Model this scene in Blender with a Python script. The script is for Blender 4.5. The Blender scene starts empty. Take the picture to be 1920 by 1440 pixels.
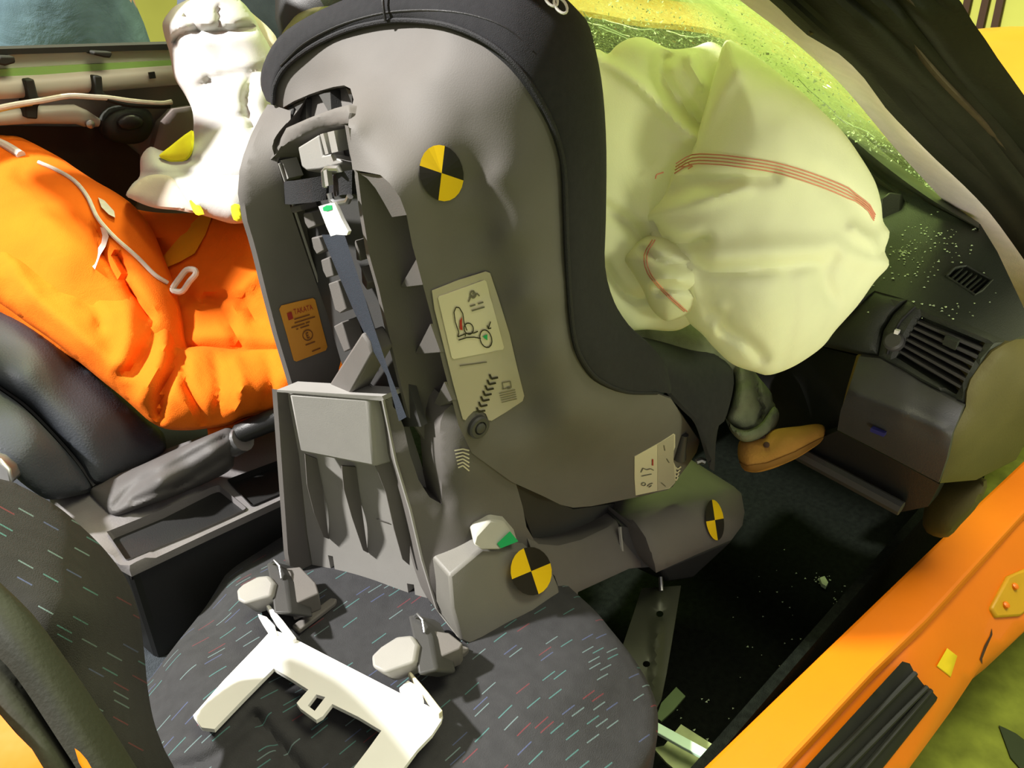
import bpy, bmesh, math, random
import numpy as np
from mathutils import Vector, Matrix, noise
from mathutils.geometry import delaunay_2d_cdt

random.seed(7)
scene = bpy.context.scene
COL = scene.collection

# ------------------------------------------------------------------ camera
# car axes: X to the front, Y to the driver's side, Z up
F = 1500.0
CAM = Vector((-0.35, -1.02, 1.35))
PITCH, HEAD = math.radians(30), math.radians(45)
FWD = Vector((math.cos(HEAD)*math.cos(PITCH), math.sin(HEAD)*math.cos(PITCH), -math.sin(PITCH)))
RIGHT = Vector((math.sin(HEAD), -math.cos(HEAD), 0))
UP = RIGHT.cross(FWD)
cd = bpy.data.cameras.new('camera'); cam = bpy.data.objects.new('camera', cd); COL.objects.link(cam)
cam.matrix_world = Matrix((( RIGHT.x, UP.x, -FWD.x, CAM.x), (RIGHT.y, UP.y, -FWD.y, CAM.y),
                           (RIGHT.z, UP.z, -FWD.z, CAM.z), (0, 0, 0, 1)))
cd.sensor_width = 36; cd.lens = F/1920*36; cd.clip_start = 0.02
scene.camera = cam
# ------------------------------------------------------------------ light
scene.view_settings.view_transform = 'Standard'; scene.view_settings.look = 'None'
scene.view_settings.gamma = 1; scene.view_settings.use_curve_mapping = False
scene.view_settings.exposure = 0.0
wd = bpy.data.worlds.new('hall'); scene.world = wd; wd.use_nodes = True
wd.node_tree.nodes['Background'].inputs[0].default_value = (1.0, 0.95, 0.87, 1)
wd.node_tree.nodes['Background'].inputs[1].default_value = 0.44
def area(name, loc, target, size, power, color):
    l = bpy.data.lights.new(name, 'AREA'); l.shape = 'DISK'; l.size = size; l.energy = power; l.color = color
    o = bpy.data.objects.new(name, l); COL.objects.link(o); o.location = loc
    o.rotation_euler = (Vector(target)-Vector(loc)).to_track_quat('-Z', 'Y').to_euler(); return o
area('key_lamp', (-3.2, 2.2, 5.15), (0.05, -0.2, 0.7), 0.34, 1100, (1.0, 0.97, 0.93))
area('hall_lamp', (2.3, 1.5, 4.3), (0.8, -0.4, 0.9), 1.4, 260, (0.90, 1.0, 0.50))
area('side_lamp', (1.0, -1.25, 3.6), (0.9, -0.85, 0.4), 1.6, 105, (1.0, 0.97, 0.66))

def spot(name, loc, target, power, color, deg, size):
    sl = bpy.data.lights.new(name, 'SPOT'); sl.energy = power; sl.color = color; sl.spot_size = math.radians(deg); sl.spot_blend = .7; sl.shadow_soft_size = size
    so = bpy.data.objects.new(name, sl); COL.objects.link(so); so.location = loc
    so.rotation_euler = (Vector(target)-so.location).to_track_quat('-Z', 'Y').to_euler()
spot('airbag_fill', (0.95, -2.6, 1.22), (0.74, -0.40, 1.02), 190, (0.95, 1.0, 0.62), 22, .35)  # added fill spot, only there to brighten the passenger airbag
spot('pillar_bounce_fill', (-0.45, -1.95, 0.40), (0.92, -0.60, 1.08), 70, (1.0, 0.88, 0.86), 24, .2)  # added fill spot standing in for bounce light on the pillar trim

# ------------------------------------------------------------------ geometry helpers
def ray(px, py): return FWD + RIGHT*((px-960)/F) + UP*((720-py)/F)
def PT(px, py, t): return CAM + ray(px, py)*t
def PX(px, py, v): r = ray(px, py); return CAM + r*((v-CAM.x)/r.x)
def PY(px, py, v): r = ray(px, py); return CAM + r*((v-CAM.y)/r.y)
def PZ(px, py, v): r = ray(px, py); return CAM + r*((v-CAM.z)/r.z)
PM = {'t': PT, 'x': PX, 'y': PY, 'z': PZ}
def tof(p): return (Vector(p)-CAM).dot(FWD)
def tps(ctrl):
    c = np.array(ctrl, float)
    P = c[:, :2]/1000; v = c[:, 2]; n = len(P)
    if n < 3: return lambda q: np.full(len(q), v.mean())
    def K(A, B):
        d2 = ((A[:, None, :]-B[None])**2).sum(-1); return d2*np.log(d2+1e-12)*.5
    M = np.zeros((n+3, n+3)); M[:n, :n] = K(P, P)+np.eye(n)*1e-5
    M[:n, n] = 1; M[:n, n+1:] = P; M[n, :n] = 1; M[n+1:, :n] = P.T
    w = np.linalg.lstsq(M, np.concatenate([v, np.zeros(3)]), rcond=None)[0]
    def f(q):
        q = np.asarray(q, float)/1000
        return K(q, P)@w[:n] + w[n] + q@w[n+1:]
    return f
def cat(pts, closed=False, step=None, n=8):
    """Catmull-Rom through the points (any dimension)."""
    P = [np.array(p, float) for p in pts]; N = len(P); out = []
    rng = range(N) if closed else range(N-1)
    for i in rng:
        if closed: a, b, c, d = P[i-1], P[i], P[(i+1) % N], P[(i+2) % N]
        else:
            b, c = P[i], P[i+1]
            a = P[i-1] if i else 2*b-c
            d = P[i+2] if i+2 < N else 2*c-b
        k = max(1, int(round(np.linalg.norm(c-b)/step))) if step else n
        for j in range(k):
            t = j/k
            out.append(.5*((2*b)+(c-a)*t+(2*a-5*b+4*c-d)*t*t+(3*b-a-3*c+d)*t**3))
    if not closed: out.append(P[-1])
    return out
def lin(pts, closed, step):
    P = [np.array(p, float) for p in pts]; out = []; N = len(P)
    for i in range(N if closed else N-1):
        b, c = P[i], P[(i+1) % N]; k = max(1, int(round(np.linalg.norm(c-b)/step)))
        out += [b+(c-b)*j/k for j in range(k)]
    if not closed: out.append(P[-1])
    return out
def inside(q, poly):
    q = np.asarray(q); x, y = q[:, 0], q[:, 1]; r = np.zeros(len(q), bool); n = len(poly)
    for i in range(n):
        x1, y1 = poly[i]; x2, y2 = poly[(i+1) % n]
        if y1 == y2: continue
        c = ((y1 > y) != (y2 > y)) & (x < (x2-x1)*(y-y1)/(y2-y1)+x1); r ^= c
    return r
def dist(q, line, closed=False):
    q = np.asarray(q, float); L = [np.array(p, float) for p in line]; d = np.full(len(q), 1e9)
    for i in range(len(L) if closed else len(L)-1):
        a, b = L[i], L[(i+1) % len(L)]; ab = b-a; l2 = ab@ab+1e-9
        t = np.clip(((q-a)@ab)/l2, 0, 1)
        d = np.minimum(d, np.linalg.norm(q-(a+t[:, None]*ab), axis=1))
    return d

# ------------------------------------------------------------------ object helpers
def thing(name, label, catg, loc, group=None):
    o = bpy.data.objects.new(name, None); COL.objects.link(o); o.location = loc; o.empty_display_size = .05
    o['label'] = label; o['category'] = catg
    if group: o['group'] = group
    return o
def tag(o, label=None, catg=None, group=None, kind=None):
    for k, v in (('label', label), ('category', catg), ('group', group), ('kind', kind)):
        if v: o[k] = v
    return o
def root_of(o):
    return Vector(o.location) if o.parent is None else Vector((0, 0, 0))
def obj(name, V, Fc, mats, parent=None, smooth=True, fm=None, bevel=0, label=None, angle=40):
    me = bpy.data.meshes.new(name); me.from_pydata([tuple(v) for v in V], [], Fc)
    for m in (mats if isinstance(mats, (list, tuple)) else [mats]): me.materials.append(m)
    bm = bmesh.new(); bm.from_mesh(me)
    if fm:
        bm.faces.ensure_lookup_table()
        for f, k in zip(bm.faces, fm): f.material_index = k
    bmesh.ops.recalc_face_normals(bm, faces=bm.faces)
    for f in bm.faces: f.smooth = smooth
    if smooth:
        ca = math.radians(angle)
        for e in bm.edges:
            if len(e.link_faces) == 2 and e.calc_face_angle(0) > ca: e.smooth = False
    bm.to_mesh(me); bm.free()
    o = bpy.data.objects.new(name, me); COL.objects.link(o)
    if parent is not None:
        o.parent = parent; o.matrix_parent_inverse = Matrix.Translation(-root_of(parent))
    if bevel:
        b = o.modifiers.new('bevel', 'BEVEL'); b.width = bevel; b.segments = 2; b.limit_method = 'ANGLE'; b.angle_limit = math.radians(35)
    if label: o['label'] = label
    return o
class MB:
    """collects shapes of ONE part"""
    def __init__(s): s.V = []; s.F = []; s.M = []
    def add(s, V, Fc, m=0):
        k = len(s.V); s.V += [Vector(v) for v in V]; s.F += [tuple(i+k for i in f) for f in Fc]; s.M += [m]*len(Fc); return s
    def prism(s, P, vec, m=0):
        P = [Vector(p) for p in P]; n = len(P); vec = Vector(vec)
        V = P+[p+vec for p in P]
        Fc = [tuple(range(n)), tuple(range(2*n-1, n-1, -1))]+[(i, i+n, (i+1) % n+n, (i+1) % n) for i in range(n)]
        return s.add(V, Fc, m)
    def box(s, c, d, m=0, rot=None):
        c = Vector(c); V = []
        for z in (-1, 1):
            for y in (-1, 1):
                for x in (-1, 1):
                    v = Vector((x*d[0]/2, y*d[1]/2, z*d[2]/2)); V.append(c+(rot@v if rot else v))
        return s.add(V, [(0, 1, 3, 2), (4, 6, 7, 5), (0, 4, 5, 1), (2, 3, 7, 6), (0, 2, 6, 4), (1, 5, 7, 3)], m)
    def tube(s, P, r, k=10, m=0, sx=1.0):
        P = [Vector(p) for p in P]; n = len(P); R = r if isinstance(r, (list, tuple)) else [r]*n
        V = []; up = None
        for i, p in enumerate(P):
            t = (P[min(i+1, n-1)]-P[max(i-1, 0)]).normalized()
            if up is None: up = t.orthogonal().normalized()
            up = (up-t*up.dot(t)).normalized(); sd = t.cross(up)
            for j in range(k):
                a = 2*math.pi*j/k; V.append(p+(up*math.cos(a)*sx+sd*math.sin(a))*R[i])
        Fc = [(i*k+j, i*k+(j+1) % k, (i+1)*k+(j+1) % k, (i+1)*k+j) for i in range(n-1) for j in range(k)]
        Fc += [tuple(range(k-1, -1, -1)), tuple(range((n-1)*k, n*k))]
        return s.add(V, Fc, m)
    def ribbon(s, P, w, th, m=0):
        """flat strap through P with half-width vectors w and thickness vector th"""
        P = [Vector(p) for p in P]; n = len(P); V = []
        for i, p in enumerate(P):
            ww = Vector(w[i] if isinstance(w, list) else w); tt = Vector(th)
            V += [p-ww, p+ww, p+ww+tt, p-ww+tt]
        Fc = [(0, 1, 2, 3), (4*n-1, 4*n-2, 4*n-3, 4*n-4)]
        for i in range(n-1):
            for j in range(4): Fc.append((4*i+j, 4*i+4+j, 4*i+4+(j+1) % 4, 4*i+(j+1) % 4))
        return s.add(V, Fc, m)
    def lathe(s, c, axis, prof, k=24, m=0):
        c = Vector(c); ax = Vector(axis).normalized(); u = ax.orthogonal().normalized(); w = ax.cross(u); V = []
        for r, h in prof:
            for j in range(k):
                a = 2*math.pi*j/k; V.append(c+ax*h+(u*math.cos(a)+w*math.sin(a))*r)
        n = len(prof)
        Fc = [(i*k+j, i*k+(j+1) % k, (i+1)*k+(j+1) % k, (i+1)*k+j) for i in range(n-1) for j in range(k)]
        Fc += [tuple(range(k-1, -1, -1)), tuple(range((n-1)*k, n*k))]
        return s.add(V, Fc, m)
    def grid(s, rows, th=None, m=0, closed=False):
        """rows of equal length; th = thickness vector or function of nothing -> closed sheet"""
        rows = [[Vector(p) for p in r] for r in rows]; a, b = len(rows), len(rows[0])
        V = [p for r in rows for p in r]; Fc = []
        q = lambda i, j: i*b+(j % b)
        for i in range(a-1):
            for j in range(b if closed else b-1): Fc.append((q(i, j), q(i, j+1), q(i+1, j+1), q(i+1, j)))
        if th is not None:
            th = Vector(th); n = len(V); V = V+[v+th for v in V]
            Fc = Fc+[tuple(k+n for k in reversed(f)) for f in Fc]
            ring = [q(0, j) for j in range(b)]+[q(i, b-1) for i in range(1, a)]+[q(a-1, j) for j in range(b-2, -1, -1)]+[q(i, 0) for i in range(a-2, 0, -1)]
            for i in range(len(ring)):
                x, y = ring[i], ring[(i+1) % len(ring)]; Fc.append((x, x+n, y+n, y))
        return s.add(V, Fc, m)
    def build(s, name, mats, parent=None, **k):
        return obj(name, s.V, s.F, mats, parent, fm=s.M, **k)
def smoothrows(rows, n=4, m=3):
    """Catmull interpolation of a net of 3-D points, both ways"""
    R = [cat([tuple(p) for p in r], n=m) for r in rows]
    Cc = [cat([R[i][j] for i in range(len(R))], n=n) for j in range(len(R[0]))]
    return [[Vector(Cc[j][i]) for j in range(len(Cc))] for i in range(len(Cc[0]))]

def patch_mesh(out, ctrl, mode='t', sp=12, bulge=0, R=80, back=.02, backvec=None, pillow=None, creases=(), nz=(), sm=True, holes=(), mb=None, m=0, steps=(), surf=None, off=0):
    """A traced body: outline and depths give its near face, which bulges by `bulge` metres inside R pixels;
    the far face is a pillow (depth in metres) or the near face moved by backvec / `back` along the view."""
    f = tps(ctrl or [(0, 0, 1)]); conv = PM[mode]
    b = cat(out, True, step=sp) if sm else lin(out, True, sp)
    b = [tuple(p) for p in b]
    hl = [[tuple(p) for p in lin(h, True, sp)] for h in holes]
    xs = [p[0] for p in b]; ys = [p[1] for p in b]; pts = []
    j = 0; y = min(ys)
    while y < max(ys):
        x = min(xs)+(sp/2 if j % 2 else 0)
        while x < max(xs): pts.append((x, y)); x += sp
        y += sp*.866; j += 1
    if pts:
        pts = np.array(pts); ok = inside(pts, b) & (dist(pts, b, True) > sp*.55)
        for h in hl: ok &= ~inside(pts, h) & (dist(pts, h, True) > sp*.55)
        pts = [tuple(p) for p in pts[ok]]
    if bulge or pillow:                                  # a row that follows the rim keeps the roll-over smooth
        A_ = sum(b[i-1][0]*b[i][1]-b[i][0]*b[i-1][1] for i in range(len(b))); ring = []
        for i in range(len(b)):
            a_, c_ = np.array(b[i-1]), np.array(b[(i+1) % len(b)]); d_ = c_-a_; n_ = np.array((-d_[1], d_[0]))/(np.linalg.norm(d_)+1e-9)*(1 if A_ > 0 else -1)
            ring.append(tuple(np.array(b[i])+n_*sp*.5))
        ring = np.array(ring); rk = inside(ring, b) & (dist(ring, b, True) > sp*.4)
        for h in hl: rk &= ~inside(ring, h) & (dist(ring, h, True) > sp*.5)
        pts = list(pts)+[tuple(p) for p in ring[rk]]
    nb = len(b); allp = list(b); edges = [(i, (i+1) % nb) for i in range(nb)]
    for h in hl:
        k = len(allp); allp += h; edges += [(k+i, k+(i+1) % len(h)) for i in range(len(h))]
    allp += list(pts)
    r = delaunay_2d_cdt([Vector(p) for p in allp], edges, [], 0, 1e-4)
    Q = np.array([tuple(v) for v in r[0]]); tri = [tuple(t) for t in r[2]]
    cen = np.array([Q[list(t)].mean(0) for t in tri]); ok = inside(cen, b)
    for h in hl: ok &= ~inside(cen, h)
    tri = [t for t, k in zip(tri, ok) if k]
    db = dist(Q, b, True)
    for h in hl: db = np.minimum(db, dist(Q, h, True))
    def offs(Q, db):
        u = np.clip(db/R, 0, 1); prof = np.sqrt(np.clip(1-(1-u)**2, 0, 1)); o = -bulge*prof
        fade = np.clip(db/15, 0, 1)
        for ln, w, amp in creases: o = o+amp*fade*np.exp(-(dist(Q, cat(ln, step=10))/w)**2)
        for poly, w, amp in steps:
            dd = dist(Q, poly, True); ins = inside(Q, poly); o = o+amp*np.where(ins, np.clip(dd/w, 0, 1), 0)
        for sc, amp, sd in nz:
            o = o+amp*fade*np.array([noise.noise(Vector((p[0]/sc, p[1]/sc, sd))) for p in Q])
        return o, prof
    o, prof = offs(Q, db); val = f(Q)
    def place(px, py, v, off):
        p = conv(px, py, v)
        return p+ray(px, py)*off
    Vf = [place(p[0], p[1], v, k) for p, v, k in zip(Q, val, o)] if surf is None else [surf(p[0], p[1], off) for p in Q]
    n = len(Vf)
    if pillow is not None:
        V = list(Vf); mp = {}
        for i in range(n):
            if db[i] < 1e-3: mp[i] = i
            else: mp[i] = len(V); V.append(conv(Q[i][0], Q[i][1], val[i])+ray(Q[i][0], Q[i][1])*(pillow*prof[i]))
        Fc = tri+[(mp[t[0]], mp[t[2]], mp[t[1]]) for t in tri]
    else:
        V = Vf+[(v+Vector(backvec)) if backvec is not None else v+(v-CAM).normalized()*back for v in Vf]
        Fc = tri+[(t[0]+n, t[2]+n, t[1]+n) for t in tri]; cnt = {}
        for t in tri:
            for a, c in ((t[0], t[1]), (t[1], t[2]), (t[2], t[0])):
                cnt[(min(a, c), max(a, c))] = cnt.get((min(a, c), max(a, c)), 0)+1
        for (a, c), k in cnt.items():
            if k == 1: Fc.append((a, c, c+n, a+n))
    def S(px, py, off=0.0):
        q = np.array([[px, py]]); d = dist(q, b, True); oo, _ = offs(q, d)
        p = place(px, py, f(q)[0], oo[0]); return p-(p-CAM).normalized()*off
    return V, Fc, S
def patch(name, out, ctrl, mat, parent=None, label=None, bevel=0, angle=40, uv=False, **k):
    V, Fc, S = patch_mesh(out, ctrl, **k)
    o = obj(name, V, Fc, mat, parent, label=label, bevel=bevel, angle=angle)
    if uv:                                               # cloth laid out over the panel, in metres
        L_ = o.data.uv_layers.new(name='cloth')
        for lp in o.data.loops:
            d = o.data.vertices[lp.vertex_index].co-CAM; z = d.dot(FWD); L_.data[lp.index].uv = (d.dot(RIGHT)/z*.7, -d.dot(UP)/z*.7)
    return o, S
def decal(name, polys, S, mats, parent, off=.0012, label=None, fm=None, sub=None):
    V = []; Fc = []
    for p in polys:
        k = len(V); V += [S(x, y, off) for x, y in p]; Fc.append(tuple(range(k, k+len(p))))
    return obj(name, V, Fc, mats, parent, smooth=False, fm=fm, label=label)
def quadmap(q):
    (ax, ay), (bx, by), (cx, cy), (dx, dy) = q      # TL TR BR BL, u right v down
    return lambda u, v: ((ax*(1-u)+bx*u)*(1-v)+(dx*(1-u)+cx*u)*v, (ay*(1-u)+by*u)*(1-v)+(dy*(1-u)+cy*u)*v)
def text_faces(s, bold=False):
    cu = bpy.data.curves.new('lettering', 'FONT'); cu.body = s; cu.size = 1; cu.resolution_u = 3
    o = bpy.data.objects.new('lettering', cu); COL.objects.link(o)
    dg = bpy.context.evaluated_depsgraph_get(); me = o.evaluated_get(dg).to_mesh()
    V = [(v.co.x, v.co.y) for v in me.vertices]; Fc = [tuple(p.vertices) for p in me.polygons]
    bpy.data.objects.remove(o); bpy.data.curves.remove(cu)
    xs = [v[0] for v in V]; ys = [v[1] for v in V]; x0, x1, y0, y1 = min(xs), max(xs), min(ys), max(ys)
    return [((x-x0)/(x1-x0), 1-(y-y0)/(y1-y0)) for x, y in V], Fc
def segpoly(a, b, w):
    a = np.array(a, float); b = np.array(b, float); d = (b-a)/(np.linalg.norm(b-a)+1e-9); n = np.array((-d[1], d[0]))*w/2
    return [tuple(a+n), tuple(b+n), tuple(b-n), tuple(a-n)]
def strokes(lines, w):
    return [segpoly(l[i], l[i+1], w) for l in lines for i in range(len(l)-1)]
def ringpts(cx, cy, rx, ry, n=14, a0=0, a1=360):
    return [(cx+rx*math.cos(math.radians(a0+(a1-a0)*i/n)), cy+ry*math.sin(math.radians(a0+(a1-a0)*i/n))) for i in range(n+1)]

# ------------------------------------------------------------------ materials
def srgb(r, g, b):
    f = lambda c: (c/12.92 if c <= .04045 else ((c+.055)/1.055)**2.4)
    return tuple(f(x/255) for x in (r, g, b))
class NT:
    def __init__(s, m): s.t = m.node_tree; s.n = s.t.nodes; s.b = s.n['Principled BSDF']
    def N(s, ty, **k):
        x = s.n.new(ty)
        for a, v in k.items():
            if a.startswith('i_'): x.inputs[int(a[2:]) if a[2:].isdigit() else a[2:]].default_value = v
            else: setattr(x, a, v)
        return x
    def L(s, a, b): s.t.links.new(a, b)
    def M(s, op, a, b=None, c=None):
        x = s.n.new('ShaderNodeMath'); x.operation = op
        for i, v in enumerate((a, b, c)):
            if v is None: continue
            if isinstance(v, (int, float)): x.inputs[i].default_value = v
            else: s.L(v, x.inputs[i])
        return x.outputs[0]
    def mix(s, fac, a, b):
        x = s.n.new('ShaderNodeMix'); x.data_type = 'RGBA'
        for i, v in ((0, fac), (6, a), (7, b)):
            if isinstance(v, (int, float)): x.inputs[i].default_value = v
            elif isinstance(v, tuple): x.inputs[i].default_value = (*v, 1)
            else: s.L(v, x.inputs[i])
        return x.outputs[2]
def mat(name, c, rough=.5, spec=.4, var=.06, vs=30, bump=0, bs=200, metal=0, sheen=0, coat=0, detail=3, sub=0, bump2=None):
    m = bpy.data.materials.new(name); m.use_nodes = True; t = NT(m)
    t.b.inputs['Roughness'].default_value = rough; t.b.inputs['Specular IOR Level'].default_value = spec
    t.b.inputs['Metallic'].default_value = metal
    if sheen: t.b.inputs['Sheen Weight'].default_value = sheen
    if coat: t.b.inputs['Coat Weight'].default_value = coat
    if sub:
        t.b.inputs['Subsurface Weight'].default_value = sub; t.b.inputs['Subsurface Radius'].default_value = (.02, .02, .01)
    tc = t.N('ShaderNodeTexCoord'); nz = t.N('ShaderNodeTexNoise', i_Scale=vs, i_Detail=detail); t.L(tc.outputs['Object'], nz.inputs['Vector'])
    lo = tuple(max(0, x*(1-var*2)) for x in c); hi = tuple(min(1, x*(1+var*2)) for x in c)
    t.L(t.mix(nz.outputs[0], lo, hi), t.b.inputs['Base Color'])
    nrm = None
    if bump:
        n2 = t.N('ShaderNodeTexNoise', i_Scale=bs, i_Detail=2.0); t.L(tc.outputs['Object'], n2.inputs['Vector'])
        bp = t.N('ShaderNodeBump', i_Strength=bump, i_Distance=.002); t.L(n2.outputs[0], bp.inputs['Height']); nrm = bp
    if bump2:
        n3 = t.N('ShaderNodeTexNoise', i_Scale=bump2[0], i_Detail=4.0, i_Distortion=.6); t.L(tc.outputs['Object'], n3.inputs['Vector'])
        b2 = t.N('ShaderNodeBump', i_Strength=bump2[1], i_Distance=bump2[2]); t.L(n3.outputs[0], b2.inputs['Height'])
        if nrm: t.L(nrm.outputs[0], b2.inputs['Normal'])
        nrm = b2
    if nrm: t.L(nrm.outputs[0], t.b.inputs['Normal'])
    return m
def dash_fabric(name, base, du, dv, amt=.5, fu=26.0, fv=130.0, uv=False):
    """woven seat cloth with short coloured stitches; du, dv are directions along and across the stitches"""
    m = mat(name, base, .95, .08, .12, 60, .5, 900, sheen=.02); t = NT(m)
    tc = t.N('ShaderNodeTexCoord')
    def dot(v):
        x = t.N('ShaderNodeVectorMath', operation='DOT_PRODUCT'); t.L(tc.outputs['UV' if uv else 'Object'], x.inputs[0]); x.inputs[1].default_value = tuple(v); return x.outputs['Value']
    u0, v0 = dot(du), dot(dv)
    v = t.M('MULTIPLY', v0, fv); vc = t.M('FLOOR', v); vf = t.M('FRACT', v)
    wn0 = t.N('ShaderNodeTexWhiteNoise', noise_dimensions='1D'); t.L(vc, wn0.inputs['W'])
    u = t.M('ADD', t.M('MULTIPLY', u0, fu), t.M('MULTIPLY', wn0.outputs[0], 17.0)); uc = t.M('FLOOR', u); uf = t.M('FRACT', u)
    cb = t.N('ShaderNodeCombineXYZ'); t.L(uc, cb.inputs[0]); t.L(vc, cb.inputs[1])
    wn = t.N('ShaderNodeTexWhiteNoise', noise_dimensions='2D'); t.L(cb.outputs[0], wn.inputs['Vector'])
    rnd = wn.outputs[0]
    msk = t.M('MULTIPLY', t.M('MULTIPLY', t.M('GREATER_THAN', vf, .40), t.M('LESS_THAN', vf, .58)), t.M('MULTIPLY', t.M('GREATER_THAN', uf, .12), t.M('LESS_THAN', uf, .72)))
    msk = t.M('MULTIPLY', msk, t.M('LESS_THAN', rnd, .34)); msk = t.M('MULTIPLY', msk, amt)
    rp = t.N('ShaderNodeValToRGB'); rp.color_ramp.interpolation = 'CONSTANT'; e = rp.color_ramp.elements
    e[0].position = 0; e[0].color = (.12, .36, .34, 1); e[1].position = .34; e[1].color = (.30, .04, .05, 1)
    x = e.new(.50); x.color = (.12, .16, .34, 1); x = e.new(.70); x.color = (.26, .40, .40, 1)
    t.L(t.M('MULTIPLY', rnd, 2.94), rp.inputs[0])
    old = t.b.inputs['Base Color'].links[0].from_socket
    t.L(t.mix(msk, old, rp.outputs[0]), t.b.inputs['Base Color']); return m
def flat(name, c, rough=.6): return mat(name, c, rough, .3, .02)

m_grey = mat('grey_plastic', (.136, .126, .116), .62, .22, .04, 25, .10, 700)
m_grey_lit = mat('lit_grey_plastic', (.30, .29, .27), .5, .35, .04, 25, .08, 700)  # same plastic as the shell, key light put into its lighter tone
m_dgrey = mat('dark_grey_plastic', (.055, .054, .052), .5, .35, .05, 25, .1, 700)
m_black = mat('black_plastic', (.014, .014, .014), .45, .4, .05, 40, .15, 500)
m_rubber = mat('black_rubber', (.016, .017, .014), .7, .25, .1, 40)
m_cover = mat('black_jersey', (.028, .028, .030), .95, .10, .10, 120, .4, 1100, sheen=.04)
m_strap = mat('navy_webbing', (.026, .032, .042), .8, .25, .1, 300, .3, 900)
m_strapb = mat('black_webbing', (.022, .022, .024), .7, .3, .2, 400, .5, 900)
m_steel = mat('steel', (.40, .40, .40), .35, .5, .1, 60, metal=.9)
m_white = mat('white_plastic', (.80, .79, .76), .5, .4, .02, 20)
m_green = flat('green_print', (.01, .36, .11))
m_sticker = mat('beige_sticker', (.42, .38, .29), .55, .35, .02, 20)
m_sticker2 = mat('cream_sticker', (.62, .57, .42), .55, .35, .02, 20)
m_orange_st = mat('orange_sticker', (.72, .30, .03), .55, .35, .02, 20)
m_ink = flat('black_ink', (.02, .018, .012)); m_inkg = flat('grey_ink', (.13, .12, .09)); m_inko = flat('brown_ink', (.20, .07, .02)); m_red = flat('red_ink', (.40, .03, .02))
m_mky = flat('marker_yellow', (.85, .56, .005)); m_mkb = flat('marker_black', (.014, .012, .010))
m_orange_car = mat('orange_car_paint', (.74, .175, .001), .45, .4, .03, 14, .10, 90, coat=.15)
m_yellow_car = mat('yellow_car_paint', (.32, .165, .001), .45, .4, .03, 14, coat=.15)
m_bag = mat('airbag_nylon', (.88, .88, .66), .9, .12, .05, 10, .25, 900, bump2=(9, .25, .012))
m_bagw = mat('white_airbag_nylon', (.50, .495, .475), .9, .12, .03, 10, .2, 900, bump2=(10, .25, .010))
m_bagshade = mat('shaded_airbag_nylon', (.52, .46, .38), .9, .12, .08, 12, .2, 900)  # white bag nylon again, shade on rear fold and side flap put into colour
m_yel = mat('yellow_stain', (.90, .80, .03), .9, .1, .1, 30)
m_thread = flat('red_thread', (.62, .24, .16), .9)
m_coverall = mat('orange_cotton', (.80, .155, .008), .9, .12, .06, 18, .35, 700, bump2=(12, .3, .010))
m_coverall2 = mat('amber_cotton', (.70, .30, .010), .9, .12, .08, 18, .35, 700)
m_piping = mat('white_cotton', (.62, .58, .52), .9, .1, .1, 80)
m_leather = mat('blue_black_leather', (.040, .045, .056), .55, .3, .1, 12, .3, 350)
m_seat = dash_fabric('patterned_seat_cloth', (.042, .042, .044), (1, 0, 0), (0, 1, 0), .36)
m_seatb = dash_fabric('patterned_back_cloth', (.020, .019, .018), (.876, .482, 0), (-.482, .876, 0), .26, 40.0, 150.0, True)
m_console = mat('console_plastic', (.16, .15, .15), .5, .45, .12, 18, .2, 300)
m_boot = mat('gaiter_vinyl', (.075, .070, .068), .65, .4, .1, 30, .15, 300)
m_carpet = mat('black_carpet', (.0055, .007, .005), 1.0, .05, .4, 90, .9, 500)
m_dash = mat('dash_plastic', (.026, .030, .022), .55, .35, .08, 40, .35, 600)
m_olive = mat('olive_trim', (.075, .062, .018), .6, .3, .15, 12, .2, 300)
m_trim = mat('pillar_cloth', (.90, .82, .80), .95, .1, .05, 40, .4, 600)
m_seal = mat('pillar_seal', (.020, .021, .014), .75, .2, .15, 20, .3, 200)
m_sealb = mat('pillar_outer', (.012, .014, .008), .6, .3, .2, 20, .2, 200)
m_sealr = mat('seal_lip', (.085, .065, .038), .8, .2, .2, 60)
m_bpil = mat('door_post_trim', (.011, .012, .006), .7, .3, .08, 14, .15, 400)
m_door = mat('door_shell', (.42, .40, .34), .5, .4, .12, 9)
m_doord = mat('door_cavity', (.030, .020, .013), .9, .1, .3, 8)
m_doorg = mat('green_ledge', (.22, .38, .10), .5, .4, .08, 10)
m_doorl = mat('lilac_metal', (.16, .13, .12), .5, .3, .15, 9)
m_jeans = mat('blue_denim', (.10, .16, .19), .95, .1, .25, 14, .4, 500, bump2=(9, .6, .02))
m_jeansd = mat('dark_denim', (.09, .11, .15), .95, .1, .2, 14, .4, 500)
m_shirt = mat('dark_shirt', (.03, .03, .035), .9, .1, .1)
m_skin = mat('skin', (.50, .30, .21), .6, .3, .05)
m_hair = mat('brown_hair', (.05, .03, .02), .7)
m_khaki = mat('olive_twill', (.15, .16, .11), .95, .1, .2, 45, .5, 500)
m_suede = mat('tan_suede', (.38, .19, .045), .9, .1, .12, 30, .4, 300)
m_sole = mat('tan_sole', (.22, .11, .03), .8, .15, .1)
m_chip = mat('glass_chip', (.55, .66, .42), .15, .9, .2, 50)
m_mint = mat('mint_plastic', (.50, .72, .50), .4, .5, .05)
m_pale = mat('pale_green_sheet', (.30, .36, .16), .45, .4, .25, 30)
m_wallb = mat('hall_wall', (.52, .52, .12), .9, .1, .1, 2)
m_board = mat('dark_board', (.05, .02, .01), .7)
m_ground = mat('hall_floor', (.19, .23, .030), .85, .2, .48, 14, .4, 60, detail=9)

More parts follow.
